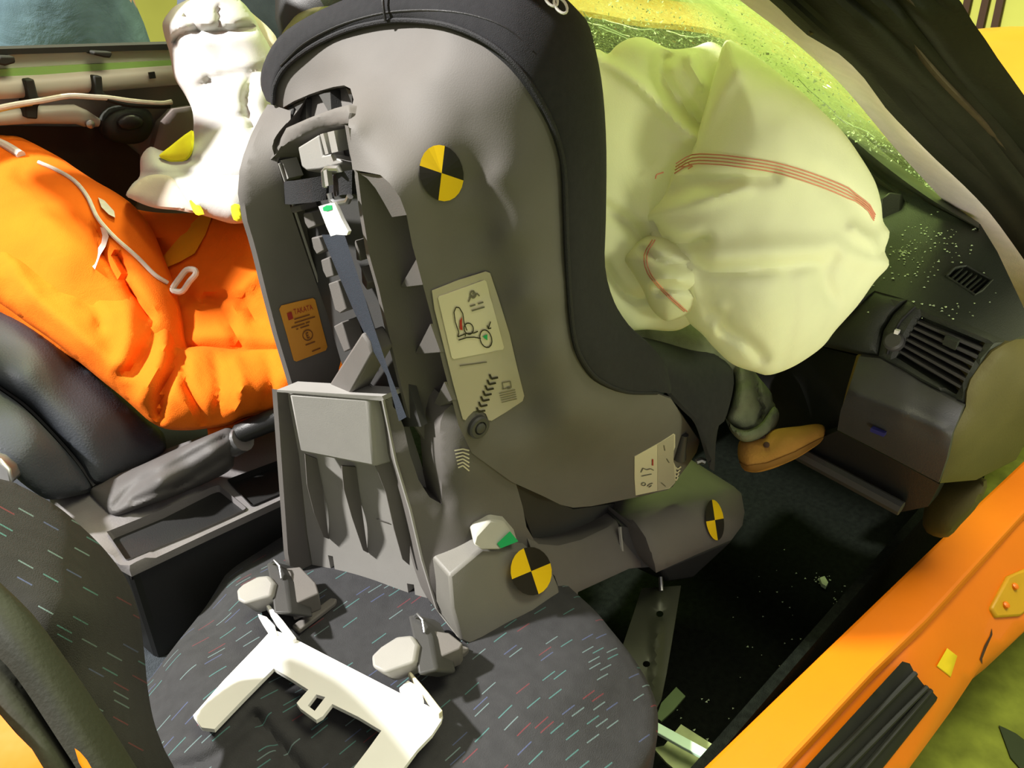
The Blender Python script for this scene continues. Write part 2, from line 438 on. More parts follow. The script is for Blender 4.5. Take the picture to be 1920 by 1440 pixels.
def glass_mat():
    m = bpy.data.materials.new('shattered_glass'); m.use_nodes = True; t = NT(m); out = t.n['Material Output']
    tc = t.N('ShaderNodeTexCoord'); sp = t.N('ShaderNodeSeparateXYZ'); t.L(tc.outputs['Object'], sp.inputs[0])
    vo = t.N('ShaderNodeTexVoronoi', feature='DISTANCE_TO_EDGE', i_Scale=85.0); t.L(tc.outputs['Object'], vo.inputs['Vector'])
    vc = t.N('ShaderNodeTexVoronoi', i_Scale=150.0); t.L(tc.outputs['Object'], vc.inputs['Vector'])
    nz = t.N('ShaderNodeTexNoise', i_Scale=7.0, i_Detail=5.0); t.L(tc.outputs['Object'], nz.inputs['Vector'])
    ge = t.N('ShaderNodeNewGeometry')
    sub = t.N('ShaderNodeVectorMath', operation='SUBTRACT'); t.L(vc.outputs['Color'], sub.inputs[0]); sub.inputs[1].default_value = (.5, .5, .5)
    sc_ = t.N('ShaderNodeVectorMath', operation='SCALE'); t.L(sub.outputs[0], sc_.inputs[0]); sc_.inputs['Scale'].default_value = 2.2
    ad = t.N('ShaderNodeVectorMath', operation='ADD'); t.L(ge.outputs['Normal'], ad.inputs[0]); t.L(sc_.outputs[0], ad.inputs[1])
    nm = t.N('ShaderNodeVectorMath', operation='NORMALIZE'); t.L(ad.outputs[0], nm.inputs[0])
    tr = t.N('ShaderNodeBsdfTransparent'); tr.inputs[0].default_value = (.80, .88, .66, 1)
    gl = t.N('ShaderNodeBsdfGlossy', i_Roughness=.08); gl.inputs[0].default_value = (.95, 1, .85, 1); t.L(nm.outputs[0], gl.inputs['Normal'])
    tl = t.N('ShaderNodeBsdfTranslucent'); tl.inputs[0].default_value = (.66, .78, .36, 1)
    df = t.N('ShaderNodeBsdfDiffuse'); df.inputs[0].default_value = (.58, .66, .36, 1)
    fr = t.N('ShaderNodeMixShader', i_0=.5); t.L(tl.outputs[0], fr.inputs[1]); t.L(df.outputs[0], fr.inputs[2])
    edge = t.M('LESS_THAN', vo.outputs['Distance'], .035)
    hgt = t.N('ShaderNodeMapRange', i_1=1.02, i_2=1.14, i_3=.05, i_4=.72); t.L(sp.outputs[2], hgt.inputs[0])
    fz = t.N('ShaderNodeMapRange', i_1=.38, i_2=.62, i_3=.45, i_4=1.15); t.L(nz.outputs[0], fz.inputs[0])
    lat = t.N('ShaderNodeMapRange', i_1=-.20, i_2=-.30, i_3=.10, i_4=1.0); t.L(t.M('ADD', sp.outputs[1], t.M('MULTIPLY', t.M('SUBTRACT', nz.outputs[0], .5), .16)), lat.inputs[0])
    f1 = t.M('MAXIMUM', t.M('MULTIPLY', edge, t.M('ADD', t.M('MULTIPLY', hgt.outputs[0], lat.outputs[0]), .18)), t.M('MULTIPLY', lat.outputs[0], t.M('MULTIPLY', fz.outputs[0], hgt.outputs[0])))
    a = t.N('ShaderNodeMixShader'); t.L(f1, a.inputs[0]); t.L(tr.outputs[0], a.inputs[1]); t.L(fr.outputs[0], a.inputs[2])
    b = t.N('ShaderNodeMixShader', i_0=.13); t.L(a.outputs[0], b.inputs[1]); t.L(gl.outputs[0], b.inputs[2])
    t.L(b.outputs[0], out.inputs['Surface']); return m
def thin_cloth(m, k):
    t = NT(m); out = t.n['Material Output']; tl = t.N('ShaderNodeBsdfTranslucent')
    t.L(t.b.inputs['Base Color'].links[0].from_socket, tl.inputs[0]); mx = t.N('ShaderNodeMixShader', i_0=k)
    t.L(t.b.outputs[0], mx.inputs[1]); t.L(tl.outputs[0], mx.inputs[2]); t.L(mx.outputs[0], out.inputs['Surface'])
thin_cloth(m_bag, .35)
m_glass = glass_mat()
def T(px, py, mode, v): return tof(PM[mode](px, py, v))
def c3(mode, *pts): return [(x, y, T(x, y, mode, v)) for x, y, v in pts]
def pts(t, *p): return [PT(x, y, t) for x, y in p]

# ================================================================== the hall
g = MB().box((2, 1, -.05), (16, 16, .1)).build('floor', m_ground, smooth=False); g['kind'] = 'structure'
w = MB().box((6.05, 1, 2), (.1, 16, 4)).build('wall_front', m_wallb, smooth=False); w['kind'] = 'structure'
w = MB().box((1, 7.05, 2), (16, .1, 4)).build('wall_left', m_wallb, smooth=False); w['kind'] = 'structure'
for k, (a, b) in enumerate((((1818, -20), (1808, 26)), ((1852, -20), (1838, 42)), ((1879, -20), (1865, 46)))):
    p, q = PX(*a, 5.96), PX(*b, 5.96); mb = MB()
    top = p+(p-q)*6; bot = q+(q-p)*2.2
    if bot.z < .02: bot = q+(q-p)*((q.z-.02)/(p.z-q.z))
    mb.ribbon([top, bot], (0, .022, 0), (.04, 0, 0))
    o = mb.build('wall_batten', m_board, smooth=False)
    tag(o, ('dark upright batten on yellow wall, nearest the door pillar', 'dark upright batten on yellow wall, between two others', 'dark upright batten on yellow wall, rightmost of three')[k], 'batten', 'dark battens on the far wall')

# ================================================================== the car shell
car = thing('car', 'orange yellow crashed car body with cracked windscreen and open doorway', 'car', (.6, 0, 0))
# sill
sill = MB().prism([PZ(x, y, .42) for x, y in ((1100, 1648), (1316, 1440), (1560, 1205), (1815, 960), (1920, 862), (2140, 650), (2140, 748), (1920, 963), (1740, 1160), (1640, 1257), (1469, 1440), (1300, 1618))], (0, 0, -.03))
sill.build('sill', m_orange_car, car, smooth=False, bevel=.006)
V, Fc, S_rock = patch_mesh([(1270, 1610), (1462, 1410), (1668, 1190), (1892, 955), (2080, 760), (2190, 930), (1920, 1183), (1880, 1215), (1841, 1246), (1784, 1332), (1705, 1440), (1560, 1600)],
    [(1462, 1410, .389), (1668, 1190, .389), (1495, 1440, .385), (1700, 1220, .385), (1920, 985, .385), (2100, 800, .385), (1705, 1440, .27), (1784, 1332, .275), (1841, 1246, .28), (1920, 1183, .28), (1653, 1440, .30), (1762, 1306, .31), (1560, 1600, .27), (2150, 930, .29)],
    mode='z', sp=22, sm=False, backvec=(0, .03, -.12))
obj('rocker_panel', V, Fc, m_orange_car, car, angle=50)
patch('tread_rubber', [(1380, 1580), (1509, 1440), (1600, 1340), (1692, 1240), (1706, 1244), (1715, 1262), (1732, 1284), (1742, 1290), (1758, 1308), (1653, 1440), (1520, 1600)],
      [(x, y, (S_rock(x, y).z+.012)) for x, y in ((1509, 1440), (1600, 1340), (1700, 1242), (1758, 1308), (1653, 1440), (1520, 1600), (1380, 1580))],
      m_rubber, car, mode='z', sp=14, sm=False, backvec=(0, 0, -.008),
      angle=70)
for a, b in (((1545, 1440), (1715, 1266)), ((1590, 1440), (1736, 1292)), ((1622, 1440), (1744, 1298))):
    MB().tube([S_rock(a[0]+(b[0]-a[0])*k/6, a[1]+(b[1]-a[1])*k/6, .012)+Vector((0, 0, .004)) for k in range(-1, 7)], .004, 8).build('tread_ridge', m_rubber, car)
hb = MB(); hb.prism([S_rock(x, y, .012) for x, y in ((1860, 1140), (1892, 1080), (1960, 1050), (1960, 1120), (1915, 1155), (1870, 1158))], (0, .02, -.02)); h = hb.build('hinge_plate', m_olive, car, bevel=.004)
h.data.materials[0] = mat('hinge_paint', (.55, .30, .01), .45, .4, .08, 20)
for x, y in ((1885, 1135), (1902, 1100)):
    MB().lathe(S_rock(x, y, .012), (-.1, -.5, 1), [(.006, -.002), (.006, .004), (.003, .006)], 10).build('hinge_bolt', m_orange_car, h)
decal('paint_split', [[(1860, 1178), (1861, 1190), (1850, 1215), (1842, 1235), (1842, 1246), (1837, 1236), (1846, 1210), (1856, 1192)]], S_rock, m_board, car, off=.002)
patch('tape_patch', [(1757, 1248), (1776, 1215), (1795, 1230), (1783, 1268)], [(x, y, S_rock(x, y).z+.003) for x, y in ((1757, 1248), (1776, 1215), (1795, 1230), (1783, 1268))], mat('yellow_tape', (.85, .62, .02), .35, .5, .05), car, mode='z', sp=14, sm=False, backvec=(0, 0, -.002))
# floor pan, tunnel, bulkhead
fp = MB().box((.45, 0, .17), (1.9, 1.48, .06)).box((1.42, 0, .55), (.06, 1.48, .74)).box((.45, -.735, .29), (1.9, .015, .24)).box((.45, .735, .29), (1.9, .015, .24)).box((-.75, 0, .17), (.6, 1.48, .06)).box((-1.03, 0, .45), (.06, 1.48, .6)).box((.5, 0, .28), (1.8, .22, .18))
fp.build('floor_pan', m_carpet, car, smooth=False)
patch('tunnel_carpet', [(230, 1220), (300, 1165), (400, 1108), (480, 1050), (560, 990), (600, 1040), (460, 1200), (300, 1330), (230, 1320)], [(300, 1165, .43), (560, 1000, .43), (460, 1200, .41), (300, 1330, .40)], mat('blue_grey_carpet', (.045, .052, .06), 1, .05, .2, 80, .8, 500), car, mode='z', sp=25, backvec=(0, 0, -.03), sm=False)
patch('kick_panel', [(1730, 985), (1738, 930), (1752, 905), (1795, 890), (1850, 900), (1835, 945), (1800, 985), (1778, 1007), (1750, 1005)], [(1738, 930, 1.30), (1795, 890, 1.27), (1800, 985, 1.25), (1750, 1000, 1.29)], m_olive, car, sp=14, bulge=.03, R=50, back=.05)
# bonnet, pushed up into a tent behind the broken glass
rear = [PX(x, y, 1.36) for x, y in ((860, -10), (980, 4), (1090, 20), (1200, 40), (1320, 52), (1430, 92), (1540, 152), (1640, 226), (1740, 312))]
r1 = [Vector((1.50, p.y-.0, p.z+.035)) for p in rear]; r2 = [Vector((1.9, p.y*1.0-.02, 1.125+.01*math.sin(k*1.9))) for k, p in enumerate(rear)]
r3 = [Vector((2.3, p.y*1.0-.03, 1.07)) for p in rear]; r4 = [Vector((2.75, p.y*.95-.03, .86)) for p in rear]
for r_ in (r1, r2, r3, r4):
    r_.append(Vector((r_[-1].x, -.62, r_[-1].z-.02))); r_.append(Vector((r_[-1].x, -.80, r_[-1].z-.10)))
rear.append(Vector((1.36, -.62, rear[-1].z-.02))); rear.append(Vector((1.36, -.80, rear[-1].z-.10)))
MB().grid(smoothrows([rear, r1, r2, r3, r4], 4, 3), (0, 0, -.012)).build('bonnet', m_yellow_car, car)
MB().grid([[Vector((1.47, p.y, .88)) for p in rear], [Vector((1.47, p.y, p.z+.012)) for p in rear]], (.02, 0, 0)).build('bulkhead', m_black, car, smooth=False)
MB().box((2.1, 0, .50), (1.3, 1.5, .56)).build('engine_bay', m_black, car, smooth=False, bevel=.05)
cw = MB().grid(smoothrows([[Vector((1.26, y, .84+.0*y)) for y in (-.66, -.3, 0, .3, .66)], [Vector((1.36, y, .90)) for y in (-.68, -.3, 0, .3, .68)], [Vector((1.48, y, .92)) for y in (-.68, -.3, 0, .3, .68)]], 3, 2), (0, 0, -.02))
cw.build('cowl', mat('cowl_plastic', (.020, .028, .014), .5, .4, .2, 30), car)
for y0, y1 in ((-.52, .05), (.0, .52)):
    MB().tube([(1.40, y0, .935), (1.33, (y0+y1)/2, .95), (1.30, y1, .94)], .008, 8).build('wiper', m_black, car)
# near A-pillar: cloth trim, wide rubber seal, lip, outer frame
def res(poly, n=14):
    c = np.array(cat(poly, n=12)); d = np.concatenate([[0], np.cumsum(np.linalg.norm(np.diff(c[:, :2], axis=0), axis=1))]); s = np.linspace(0, d[-1], n)
    return [tuple(np.interp(x, d, c[:, k]) for k in range(c.shape[1])) for x in s]
eA = res([(1330, -90, .76), (1443, 0, .82), (1520, 62, .86), (1613, 151, .94), (1705, 266, 1.06), (1819, 399, 1.23), (1865, 481, 1.33), (1906, 550, 1.42), (1935, 640, 1.48)])
eA2 = res([(1360, -90, .745), (1480, 0, .79), (1540, 70, .83), (1630, 140, .905), (1728, 262, 1.02), (1832, 385, 1.17), (1885, 465, 1.27), (1928, 530, 1.36), (1965, 610, 1.42)])
eB = res([(1400, -90, .735), (1502, 0, .765), (1546, 45, .785), (1636, 105, .84), (1682, 174, .89), (1773, 275, 1.0), (1865, 367, 1.12), (1920, 440, 1.22), (2000, 560, 1.36)])
eB2 = res([(1470, -90, .72), (1570, 0, .745), (1640, 65, .785), (1730, 150, .87), (1840, 265, 1.0), (1930, 375, 1.12), (2020, 500, 1.26)])
eC = res([(1600, -90, .70), (1692, 0, .725), (1730, 40, .75), (1784, 117, .80), (1836, 177, .86), (1888, 233, .93), (1925, 283, .99), (2020, 410, 1.12)])
eC2 = res([(1622, -90, .695), (1714, 0, .72), (1752, 40, .745), (1804, 112, .795), (1856, 172, .855), (1908, 228, .925), (1945, 276, .985), (2040, 400, 1.11)])
eD = res([(1720, -90, .68), (1799, 0, .70), (1813, 27, .71), (1836, 56, .73), (1867, 104, .765), (1909, 162, .81), (1940, 205, .845), (2050, 340, .95)])
def far(e, k): return [(x, y, t*(1+k*min(1, max(0, (y+90)/200)))) for x, y, t in e]
eA = far(eA, .08); eA2 = far(eA2, .07); eB = far(eB, .04)
def strip(name, rows, m, parent, th=(.0, .02, -.01), n=3):
    mb = MB().grid(smoothrows([[PT(*p) for p in r] for r in rows], n, 2), th)
    return mb.build(name, m, parent)
pil = strip('a_pillar', [eA, eA2, eB], m_trim, car, n=4)
strip('door_seal', [eB, [(a[0]*.6+b[0]*.4, a[1]*.6+b[1]*.4, a[2]*.6+b[2]*.4-.02) for a, b in zip(eB, eB2)], [(a[0], a[1], a[2]+.006) for a in eB2], [(a[0]*.5+b[0]*.5, a[1]*.5+b[1]*.5, (a[2]+b[2])/2-.022) for a, b in zip(eB2, eC)], eC], m_seal, pil)
strip('seal_lip', [eC, [(a[0]*.5+b[0]*.5, a[1]*.5+b[1]*.5, (a[2]+b[2])/2-.012) for a, b in zip(eC, eC2)], eC2], m_sealr, pil)
strip('outer_frame', [[(a[0]+3, a[1], a[2]+.012) for a in eC2], [(a[0]*.5+b[0]*.5, a[1]*.5+b[1]*.5, (a[2]+b[2])/2-.005) for a, b in zip(eC2, eD)], eD], m_sealb, pil)
MB().tube(pts(.80, (1517, 63), (1530, 58), (1545, 52)), .0025, 6).build('trim_joint', m_olive, pil)
# windscreen, hung between the two pillars
L0 = [PT(p[0], p[1], p[2]+.015) for p in eA]; ys = np.linspace(0, 1, 17)
rows = []
for p in L0:
    r_ = []
    for u in ys:
        y = p.y*(1-u)-p.y*u; bow = 1-(2*u-1)**2
        r_.append(Vector((p.x+.15*bow, y, p.z+.05*bow)))
    rows.append(r_)
MB().grid(rows, (.005, 0, .003)).build('windscreen', m_glass, car)
MB().box((.335, -.105, 1.365), (.27, 1.01, .03)).box((.105, .64, 1.35), (.73, .12, .05)).box((-.14, .53, 1.36), (.32, .18, .02)).build('roof_light_block', m_orange_car, car, smooth=False, bevel=.008)  # unseen roof pieces, added and cut to keep key light off airbag and lap
# far A-pillar and mirror corner
patch('a_pillar', [(516, -80), (516, 36), (524, 64), (531, 76), (640, 14), (720, -80)], [(516, 0, 1.70), (640, 0, 1.66), (531, 70, 1.70)], m_black, car, sp=18, sm=False, bulge=.02, R=60, back=.05)
patch('mirror_corner', [(527, 66), (545, 40), (560, 25), (590, 14), (640, 6), (690, -30), (730, -30), (640, 34), (560, 68), (532, 80)], [(527, 66, 1.64), (690, -10, 1.60), (600, 40, 1.61)], m_olive, car, sp=12, bulge=.015, R=22, back=.03).__class__
# near B-pillar, seen at the very left
b1 = res([(-120, 985, .40), (0, 1092, .385), (60, 1150, .38), (130, 1245, .375), (200, 1350, .37), (262, 1448, .365), (330, 1560, .36)], 10)
b1b = [(x-14, y+10, t-.008) for x, y, t in b1]
b2 = res([(-120, 1130, .375), (0, 1235, .36), (60, 1312, .355), (100, 1375, .35), (150, 1452, .345), (200, 1560, .34)], 10)
b3 = res([(-120, 1235, .365), (0, 1340, .35), (50, 1398, .345), (85, 1446, .34), (130, 1560, .335)], 10)
bp_ = strip('b_pillar', [b1, b1b, [(a[0]*.5+b[0]*.5, a[1]*.5+b[1]*.5, (a[2]+b[2])/2-.004) for a, b in zip(b1b, b2)], b2], m_bpil, car, th=(.0, .01, -.005))
strip('b_pillar_seal', [[(a[0]+2, a[1], a[2]+.006) for a in b2], [(a[0]*.5+b[0]*.5, a[1]*.5+b[1]*.5, (a[2]+b[2])/2) for a, b in zip(b2, b3)], b3], m_seal, bp_, th=(.0, .01, -.005))
patch('b_pillar_skin', [(-120, 1225), (0, 1340), (30, 1375), (60, 1405), (85, 1446), (120, 1560), (-120, 1560)], [(0, 1340, .345), (85, 1446, .335), (-120, 1500, .33), (100, 1560, .33)], m_orange_car, bp_, sp=22, sm=False, back=.01)
patch('skin_edge', [(140, 1403), (150, 1410), (163, 1425), (175, 1446), (160, 1450), (148, 1430)], [(140, 1403, .337), (175, 1446, .332), (150, 1440, .335)], m_orange_car, bp_, sp=10, sm=False, back=.006)

# ================================================================== dashboard
da = thing('dashboard', 'dark plastic dashboard with air vents, dusted with broken glass', 'dashboard', (.95, -.4, .2))
V, Fc, S_dt = patch_mesh([(1100, 330), (1300, 300), (1590, 258), (1660, 318), (1750, 372), (1838, 420), (1870, 472), (1906, 548), (1940, 620), (1882, 644), (1770, 600), (1700, 562), (1640, 545), (1560, 600), (1380, 600), (1180, 460)],
    [(1100, 330, 1.85), (1590, 258, 1.55), (1750, 372, 1.33), (1838, 420, 1.25), (1906, 548, 1.16), (1940, 620, 1.10), (1882, 644, 1.075), (1770, 600, 1.11), (1700, 562, 1.15), (1640, 545, 1.19), (1560, 600, 1.22), (1380, 600, 1.40), (1180, 460, 1.68)],
    sp=16, sm=False, backvec=(.01, 0, -.05), creases=[([(1664, 560), (1705, 500), (1765, 455), (1800, 420)], 5, .004)],
    holes=[[(1774, 518), (1790, 502), (1812, 498), (1860, 525), (1840, 545), (1828, 553)]])
obj('dash_top', V, Fc, m_dash, da)
dv = MB().prism([S_dt(x, y, -.02) for x, y in ((1768, 518), (1790, 496), (1812, 492), (1868, 525), (1842, 550), (1828, 560))], (0, 0, -.01)).build('defroster_vent', m_black, da, smooth=False)
rim = [(1774, 518), (1790, 502), (1812, 498), (1860, 525), (1840, 545), (1828, 553)]
MB().tube([S_dt(x, y, .001) for x, y in rim+rim[:1]], .0022, 6).build('vent_rim', m_dash, dv)
for k in range(6):
    f = (k+.5)/6; a = (1779+f*8-8*(f > .6)*0+f*38, 520+f*30); b = (1800+f*54, 500+f*26)
    MB().ribbon([S_dt(*a, -.003), S_dt(*b, -.003)], (.0012, .0012, 0), (0, 0, -.008)).build('vent_slat', m_dash, dv)
strip('defroster_ledge', [res([(1560, 215, 1.50), (1600, 240, 1.47), (1660, 288, 1.42), (1740, 352, 1.33), (1836, 418, 1.25)], 8), res([(1556, 232, 1.46), (1600, 262, 1.43), (1655, 308, 1.38), (1740, 370, 1.295), (1836, 428, 1.235)], 8), res([(1560, 262, 1.50), (1600, 285, 1.47), (1655, 330, 1.40), (1750, 386, 1.32), (1838, 432, 1.25)], 8)], mat('ledge_plastic', (.06, .07, .045), .5, .4, .2, 25), da, th=(.01, 0, -.03))
MB().prism(pts(1.33, (1650, 372), (1668, 358), (1692, 362), (1688, 420), (1668, 470), (1650, 480)), (.04, .0, -.03)).build('airbag_door', m_black, da, bevel=.004)
# end vent with its round housing
ve, S_ve = patch('air_vent', [(1703, 561), (1740, 580), (1790, 603), (1880, 642), (1858, 660), (1836, 685), (1818, 712), (1812, 735), (1809, 760), (1725, 715), (1647, 668), (1657, 620), (1675, 590)],
    [(1703, 561, 1.15), (1790, 603, 1.10), (1880, 642, 1.07), (1818, 712, 1.075), (1809, 760, 1.09), (1725, 715, 1.13), (1647, 668, 1.17), (1657, 620, 1.165)], m_dash, da, sp=12, sm=False, backvec=(.05, 0, -.01),
    holes=[[(1727, 593), (1847, 643), (1793, 740), (1680, 670)]], bulge=.006, R=14)
G = quadmap([(1727, 593), (1847, 643), (1793, 740), (1680, 670)])
MB().prism([S_ve(*G(*p), -.03) for p in ((-.05, -.05), (1.05, -.05), (1.05, 1.05), (-.05, 1.05))], (.03, 0, -.01)).build('vent_cavity', m_black, ve, smooth=False)
for k in range(6):
    v = (k+1)/7
    MB().ribbon([S_ve(*G(0, v), -.004), S_ve(*G(.5, v), -.003), S_ve(*G(1, v), -.004)], (0, 0, .0018), (.022, .0, -.004)).build('vent_blade', m_dgrey, ve, smooth=False)
MB().ribbon([S_ve(*G(.46, .26), .002), S_ve(*G(.66, .26), .002)], (0, 0, .006), (.012, 0, 0)).build('vent_tab', m_dash, ve, smooth=False)
wl = MB().lathe(S_ve(1676, 640, .004), (-.6, .1, .5), [(.014, -.006), (.014, .002), (.011, .005)], 16).build('thumb_wheel', m_dgrey, ve)
MB().tube([S_ve(x, y, .001) for x, y in ((1716, 575), (1690, 600), (1672, 630), (1664, 664))], .0022, 6).build('housing_groove', m_black, ve)
MB().box(S_ve(1682, 622, .006), (.006, .006, .006)).build('wheel_mark', m_white, wl)
patch('dash_roll', [(1380, 570), (1560, 596), (1640, 545), (1703, 561), (1675, 590), (1657, 620), (1647, 668), (1608, 664), (1500, 640), (1380, 640)], [(1380, 570, 1.42), (1640, 545, 1.195), (1703, 561, 1.15), (1647, 668, 1.175), (1608, 664, 1.20), (1500, 640, 1.31), (1380, 640, 1.42)], m_dash, da, sp=16, sm=False, bulge=.02, R=50, backvec=(.08, 0, -.02))
patch('lower_panel', [(1380, 640), (1500, 641), (1606, 667), (1588, 728), (1570, 800), (1500, 836), (1400, 830)], [(1380, 640, 1.50), (1606, 667, 1.215), (1570, 800, 1.30), (1500, 836, 1.44), (1400, 830, 1.52)], m_black, da, sp=20, sm=False, backvec=(.05, 0, 0))
gl, S_gl = patch('glove_box', [(1611, 668), (1650, 672), (1725, 717), (1806, 762), (1796, 788), (1786, 812), (1775, 860), (1760, 905), (1660, 852), (1570, 806), (1576, 770), (1591, 730)],
    [(1611, 668, 1.185), (1725, 717, 1.125), (1806, 762, 1.08), (1591, 730, 1.175), (1690, 770, 1.12), (1786, 812, 1.085), (1570, 806, 1.22), (1660, 852, 1.18), (1760, 905, 1.14)], mat('glove_box_plastic', (.034, .034, .033), .5, .4, .06, 40, .2, 500), da, sp=7, sm=False, backvec=(.06, 0, 0), creases=[([(1588, 732), (1690, 772), (1786, 814)], 9, -.005)])
MB().box(S_gl(1648, 808, .004), (.012, .02, .006)).build('glove_box_latch', mat('blue_latch', (.02, .02, .12), .4), gl)
patch('end_panel', [(1811, 762), (1813, 735), (1820, 712), (1838, 685), (1860, 660), (1884, 645), (1942, 622), (2000, 720), (1945, 790), (1905, 862), (1830, 900), (1762, 906), (1777, 862), (1788, 812)],
    [(1811, 762, 1.085), (1838, 685, 1.07), (1884, 645, 1.07), (1942, 622, 1.12), (1990, 720, 1.14), (1905, 862, 1.20), (1762, 906, 1.145), (1788, 812, 1.09)], m_olive, da, sp=18, sm=False, bulge=.01, R=50, backvec=(.05, .04, 0))
patch('dash_underside', [(1500, 838), (1570, 808), (1660, 854), (1762, 908), (1740, 950), (1690, 960), (1600, 905)], [(1500, 838, 1.34), (1570, 808, 1.26), (1762, 908, 1.19), (1690, 960, 1.25), (1600, 905, 1.30)], m_black, da, sp=20, sm=False, backvec=(.04, 0, 0))
MB().tube([PT(1497, 850, 1.33), PT(1590, 900, 1.28), PT(1690, 954, 1.23)], .012, 8).build('lower_lip', m_dgrey, da)

# ================================================================== centre console
co = thing('center_console', 'dark grey plastic console with empty tray between the two front seats', 'console', (.05, 0, .26))
tray = [(200, 997), (300, 957), (395, 914), (410, 909), (463, 953), (350, 1003), (236, 1050)]
bin_ = [(425, 899), (530, 860), (600, 834), (625, 880), (533, 922), (472, 948)]
V, Fc, S_co = patch_mesh([(93, 937), (140, 921), (172, 908), (300, 846), (430, 800), (520, 768), (640, 730), (700, 800), (660, 878), (533, 934), (390, 1000), (243, 1069), (190, 1040), (140, 990)],
    [(93, 937, .605), (300, 846, .61), (640, 730, .60), (660, 878, .60), (243, 1069, .60), (400, 900, .60)], mode='z', sp=18, sm=False, backvec=(0, 0, -.012), holes=[tray, bin_], bulge=.008, R=14)
top = obj('console_top', V, Fc, m_console, co)
def basin(name, poly, dz, m, parent):
    P = [S_co(x, y, -.002) for x, y in poly]; c = sum(P, Vector())/len(P); B = [c+(p-c)*.9+Vector((0, 0, -dz)) for p in P]; n = len(P)
    mb = MB().add(P+B, [(i, (i+1) % n, n+(i+1) % n, n+i) for i in range(n)]+[tuple(range(n, 2*n))])
    return mb.build(name, m, parent, bevel=.004)
basin('tray', tray, .040, m_console, top); basin('rear_bin', bin_, .07, m_black, top)
MB().prism([PZ(x, y, .592) for x, y in ((140, 1000), (243, 1069), (390, 1000), (533, 935), (660, 880), (700, 800), (640, 740), (430, 815), (172, 915), (100, 940))], (0, 0, -.22)).build('console_body', m_black, co, smooth=False, bevel=.01)
MB().tube([PZ(x, y, .575)+Vector((0, -.006, 0)) for x, y in ((240, 1076), (390, 1007), (535, 940))], .005, 6).build('console_trim_line', m_dgrey, co)
bo, S_bo = patch('handbrake_gaiter', [(166, 918), (178, 905), (250, 878), (330, 842), (400, 812), (432, 802), (452, 822), (440, 855), (428, 884), (340, 925), (270, 950), (216, 968), (188, 948)],
    c3('z', (166, 918, .615), (216, 968, .605), (340, 925, .61), (428, 884, .615), (432, 810, .68), (330, 842, .665), (250, 878, .635), (300, 900, .65), (400, 850, .665)), m_boot, co, sp=5, bulge=.022, R=26, pillow=.02,
    creases=[([(215, 950), (260, 905), (330, 870), (420, 820)], 8, .006), ([(330, 915), (370, 890), (420, 860)], 8, .008), ([(250, 940), (300, 922), (360, 905)], 7, .005)], nz=((60, .004, 3.1),))
hbk = MB().tube([PZ(432, 838, .655), PZ(452, 812, .68), PZ(500, 792, .69), PZ(545, 775, .70), PZ(600, 750, .71)], [.013, .016, .017, .017, .015], 14).build('handbrake_lever', m_black, co)
MB().tube([PZ(436, 832, .662), PZ(456, 822, .676)], [.021, .020], 14).build('lever_collar', m_steel, hbk)

# ================================================================== driver door
dd = thing('driver_door', 'stripped far door with trim removed and wiring exposed', 'door', (.3, .74, .2))
Y0 = .70
def dpatch(name, out, m, y, parent=dd, **k):
    c = [(x, yy, y) for x, yy in (out[0], out[len(out)//3], out[2*len(out)//3])]
    return patch(name, out, c, m, parent, mode='y', sm=False, **dict(dict(sp=20, backvec=(0, .02, 0)), **k))[0]
dpatch('door_panel', [(-900, 180), (-200, 140), (40, 140), (330, 120), (560, 110), (560, 520), (-200, 560), (-900, 600)], m_doorl, Y0+.03)
dpatch('door_cavity', [(-200, 250), (20, 236), (150, 238), (200, 240), (262, 290), (265, 360), (240, 420), (-200, 420)], m_doord, Y0+.02, backvec=(0, .004, 0))
dpatch('window_seal', [(-900, 125), (-200, 97), (0, 92), (160, 87), (330, 82), (560, 76), (560, 86), (330, 93), (160, 98), (0, 103), (-200, 108), (-900, 137)], m_rubber, Y0-.02, backvec=(0, .05, 0))
dpatch('upper_ledge', [(-900, 137), (-200, 108), (0, 103), (160, 98), (330, 93), (560, 88), (560, 108), (330, 113), (160, 121), (0, 130), (-200, 134), (-900, 165)], m_door, Y0-.005)
dpatch('green_ledge', [(-900, 165), (-200, 134), (0, 130), (160, 121), (330, 113), (560, 108), (560, 120), (330, 126), (240, 129), (165, 137), (120, 143), (60, 141), (0, 147), (-200, 150), (-900, 180)], m_doorg, Y0-.015)
rl = MB().tube([PY(x, y, Y0-.01) for x, y in ((-900, 205), (-200, 172), (0, 164), (80, 160), (200, 150), (330, 140), (560, 130))], .020, 14); rl.build('door_rail', m_door, dd)
MB().tube([PY(x, y, Y0-.01) for x, y in ((-120, 230), (0, 222), (60, 215), (140, 214), (160, 222), (185, 230))], [.012, .012, .016, .018, .016, .008], 10).build('door_strut', m_door, dd)
for P in (((47, 150), (64, 148), (72, 180), (82, 190), (72, 200), (71, 224), (49, 222), (48, 200), (55, 185)), ((176, 142), (192, 143), (194, 172), (203, 180), (195, 188), (176, 186), (178, 170)), ((0, 105), (28, 106), (30, 118), (10, 124), (-8, 120)), ((176, 96), (212, 98), (208, 109), (196, 108), (176, 103))):
    MB().prism([PY(x, y, Y0-.045) for x, y in P], (0, .05, 0)).build('door_clip', m_rubber, dd, bevel=.003)
for P, m_, r in ((((-60, 215), (0, 202), (30, 196), (55, 192), (82, 188), (130, 180), (175, 182), (205, 184), (250, 190), (300, 194), (322, 191)), m_piping, .005), (((-60, 222), (0, 207), (40, 198), (60, 195)), mat('yellow_wire', (.5, .4, .1), .5), .003), (((200, 186), (240, 196), (290, 199), (318, 199)), m_rubber, .005)):
    MB().tube([PY(*p, Y0-.05) for p in cat(P, n=4)], r, 8).build('wiring', m_, dd)
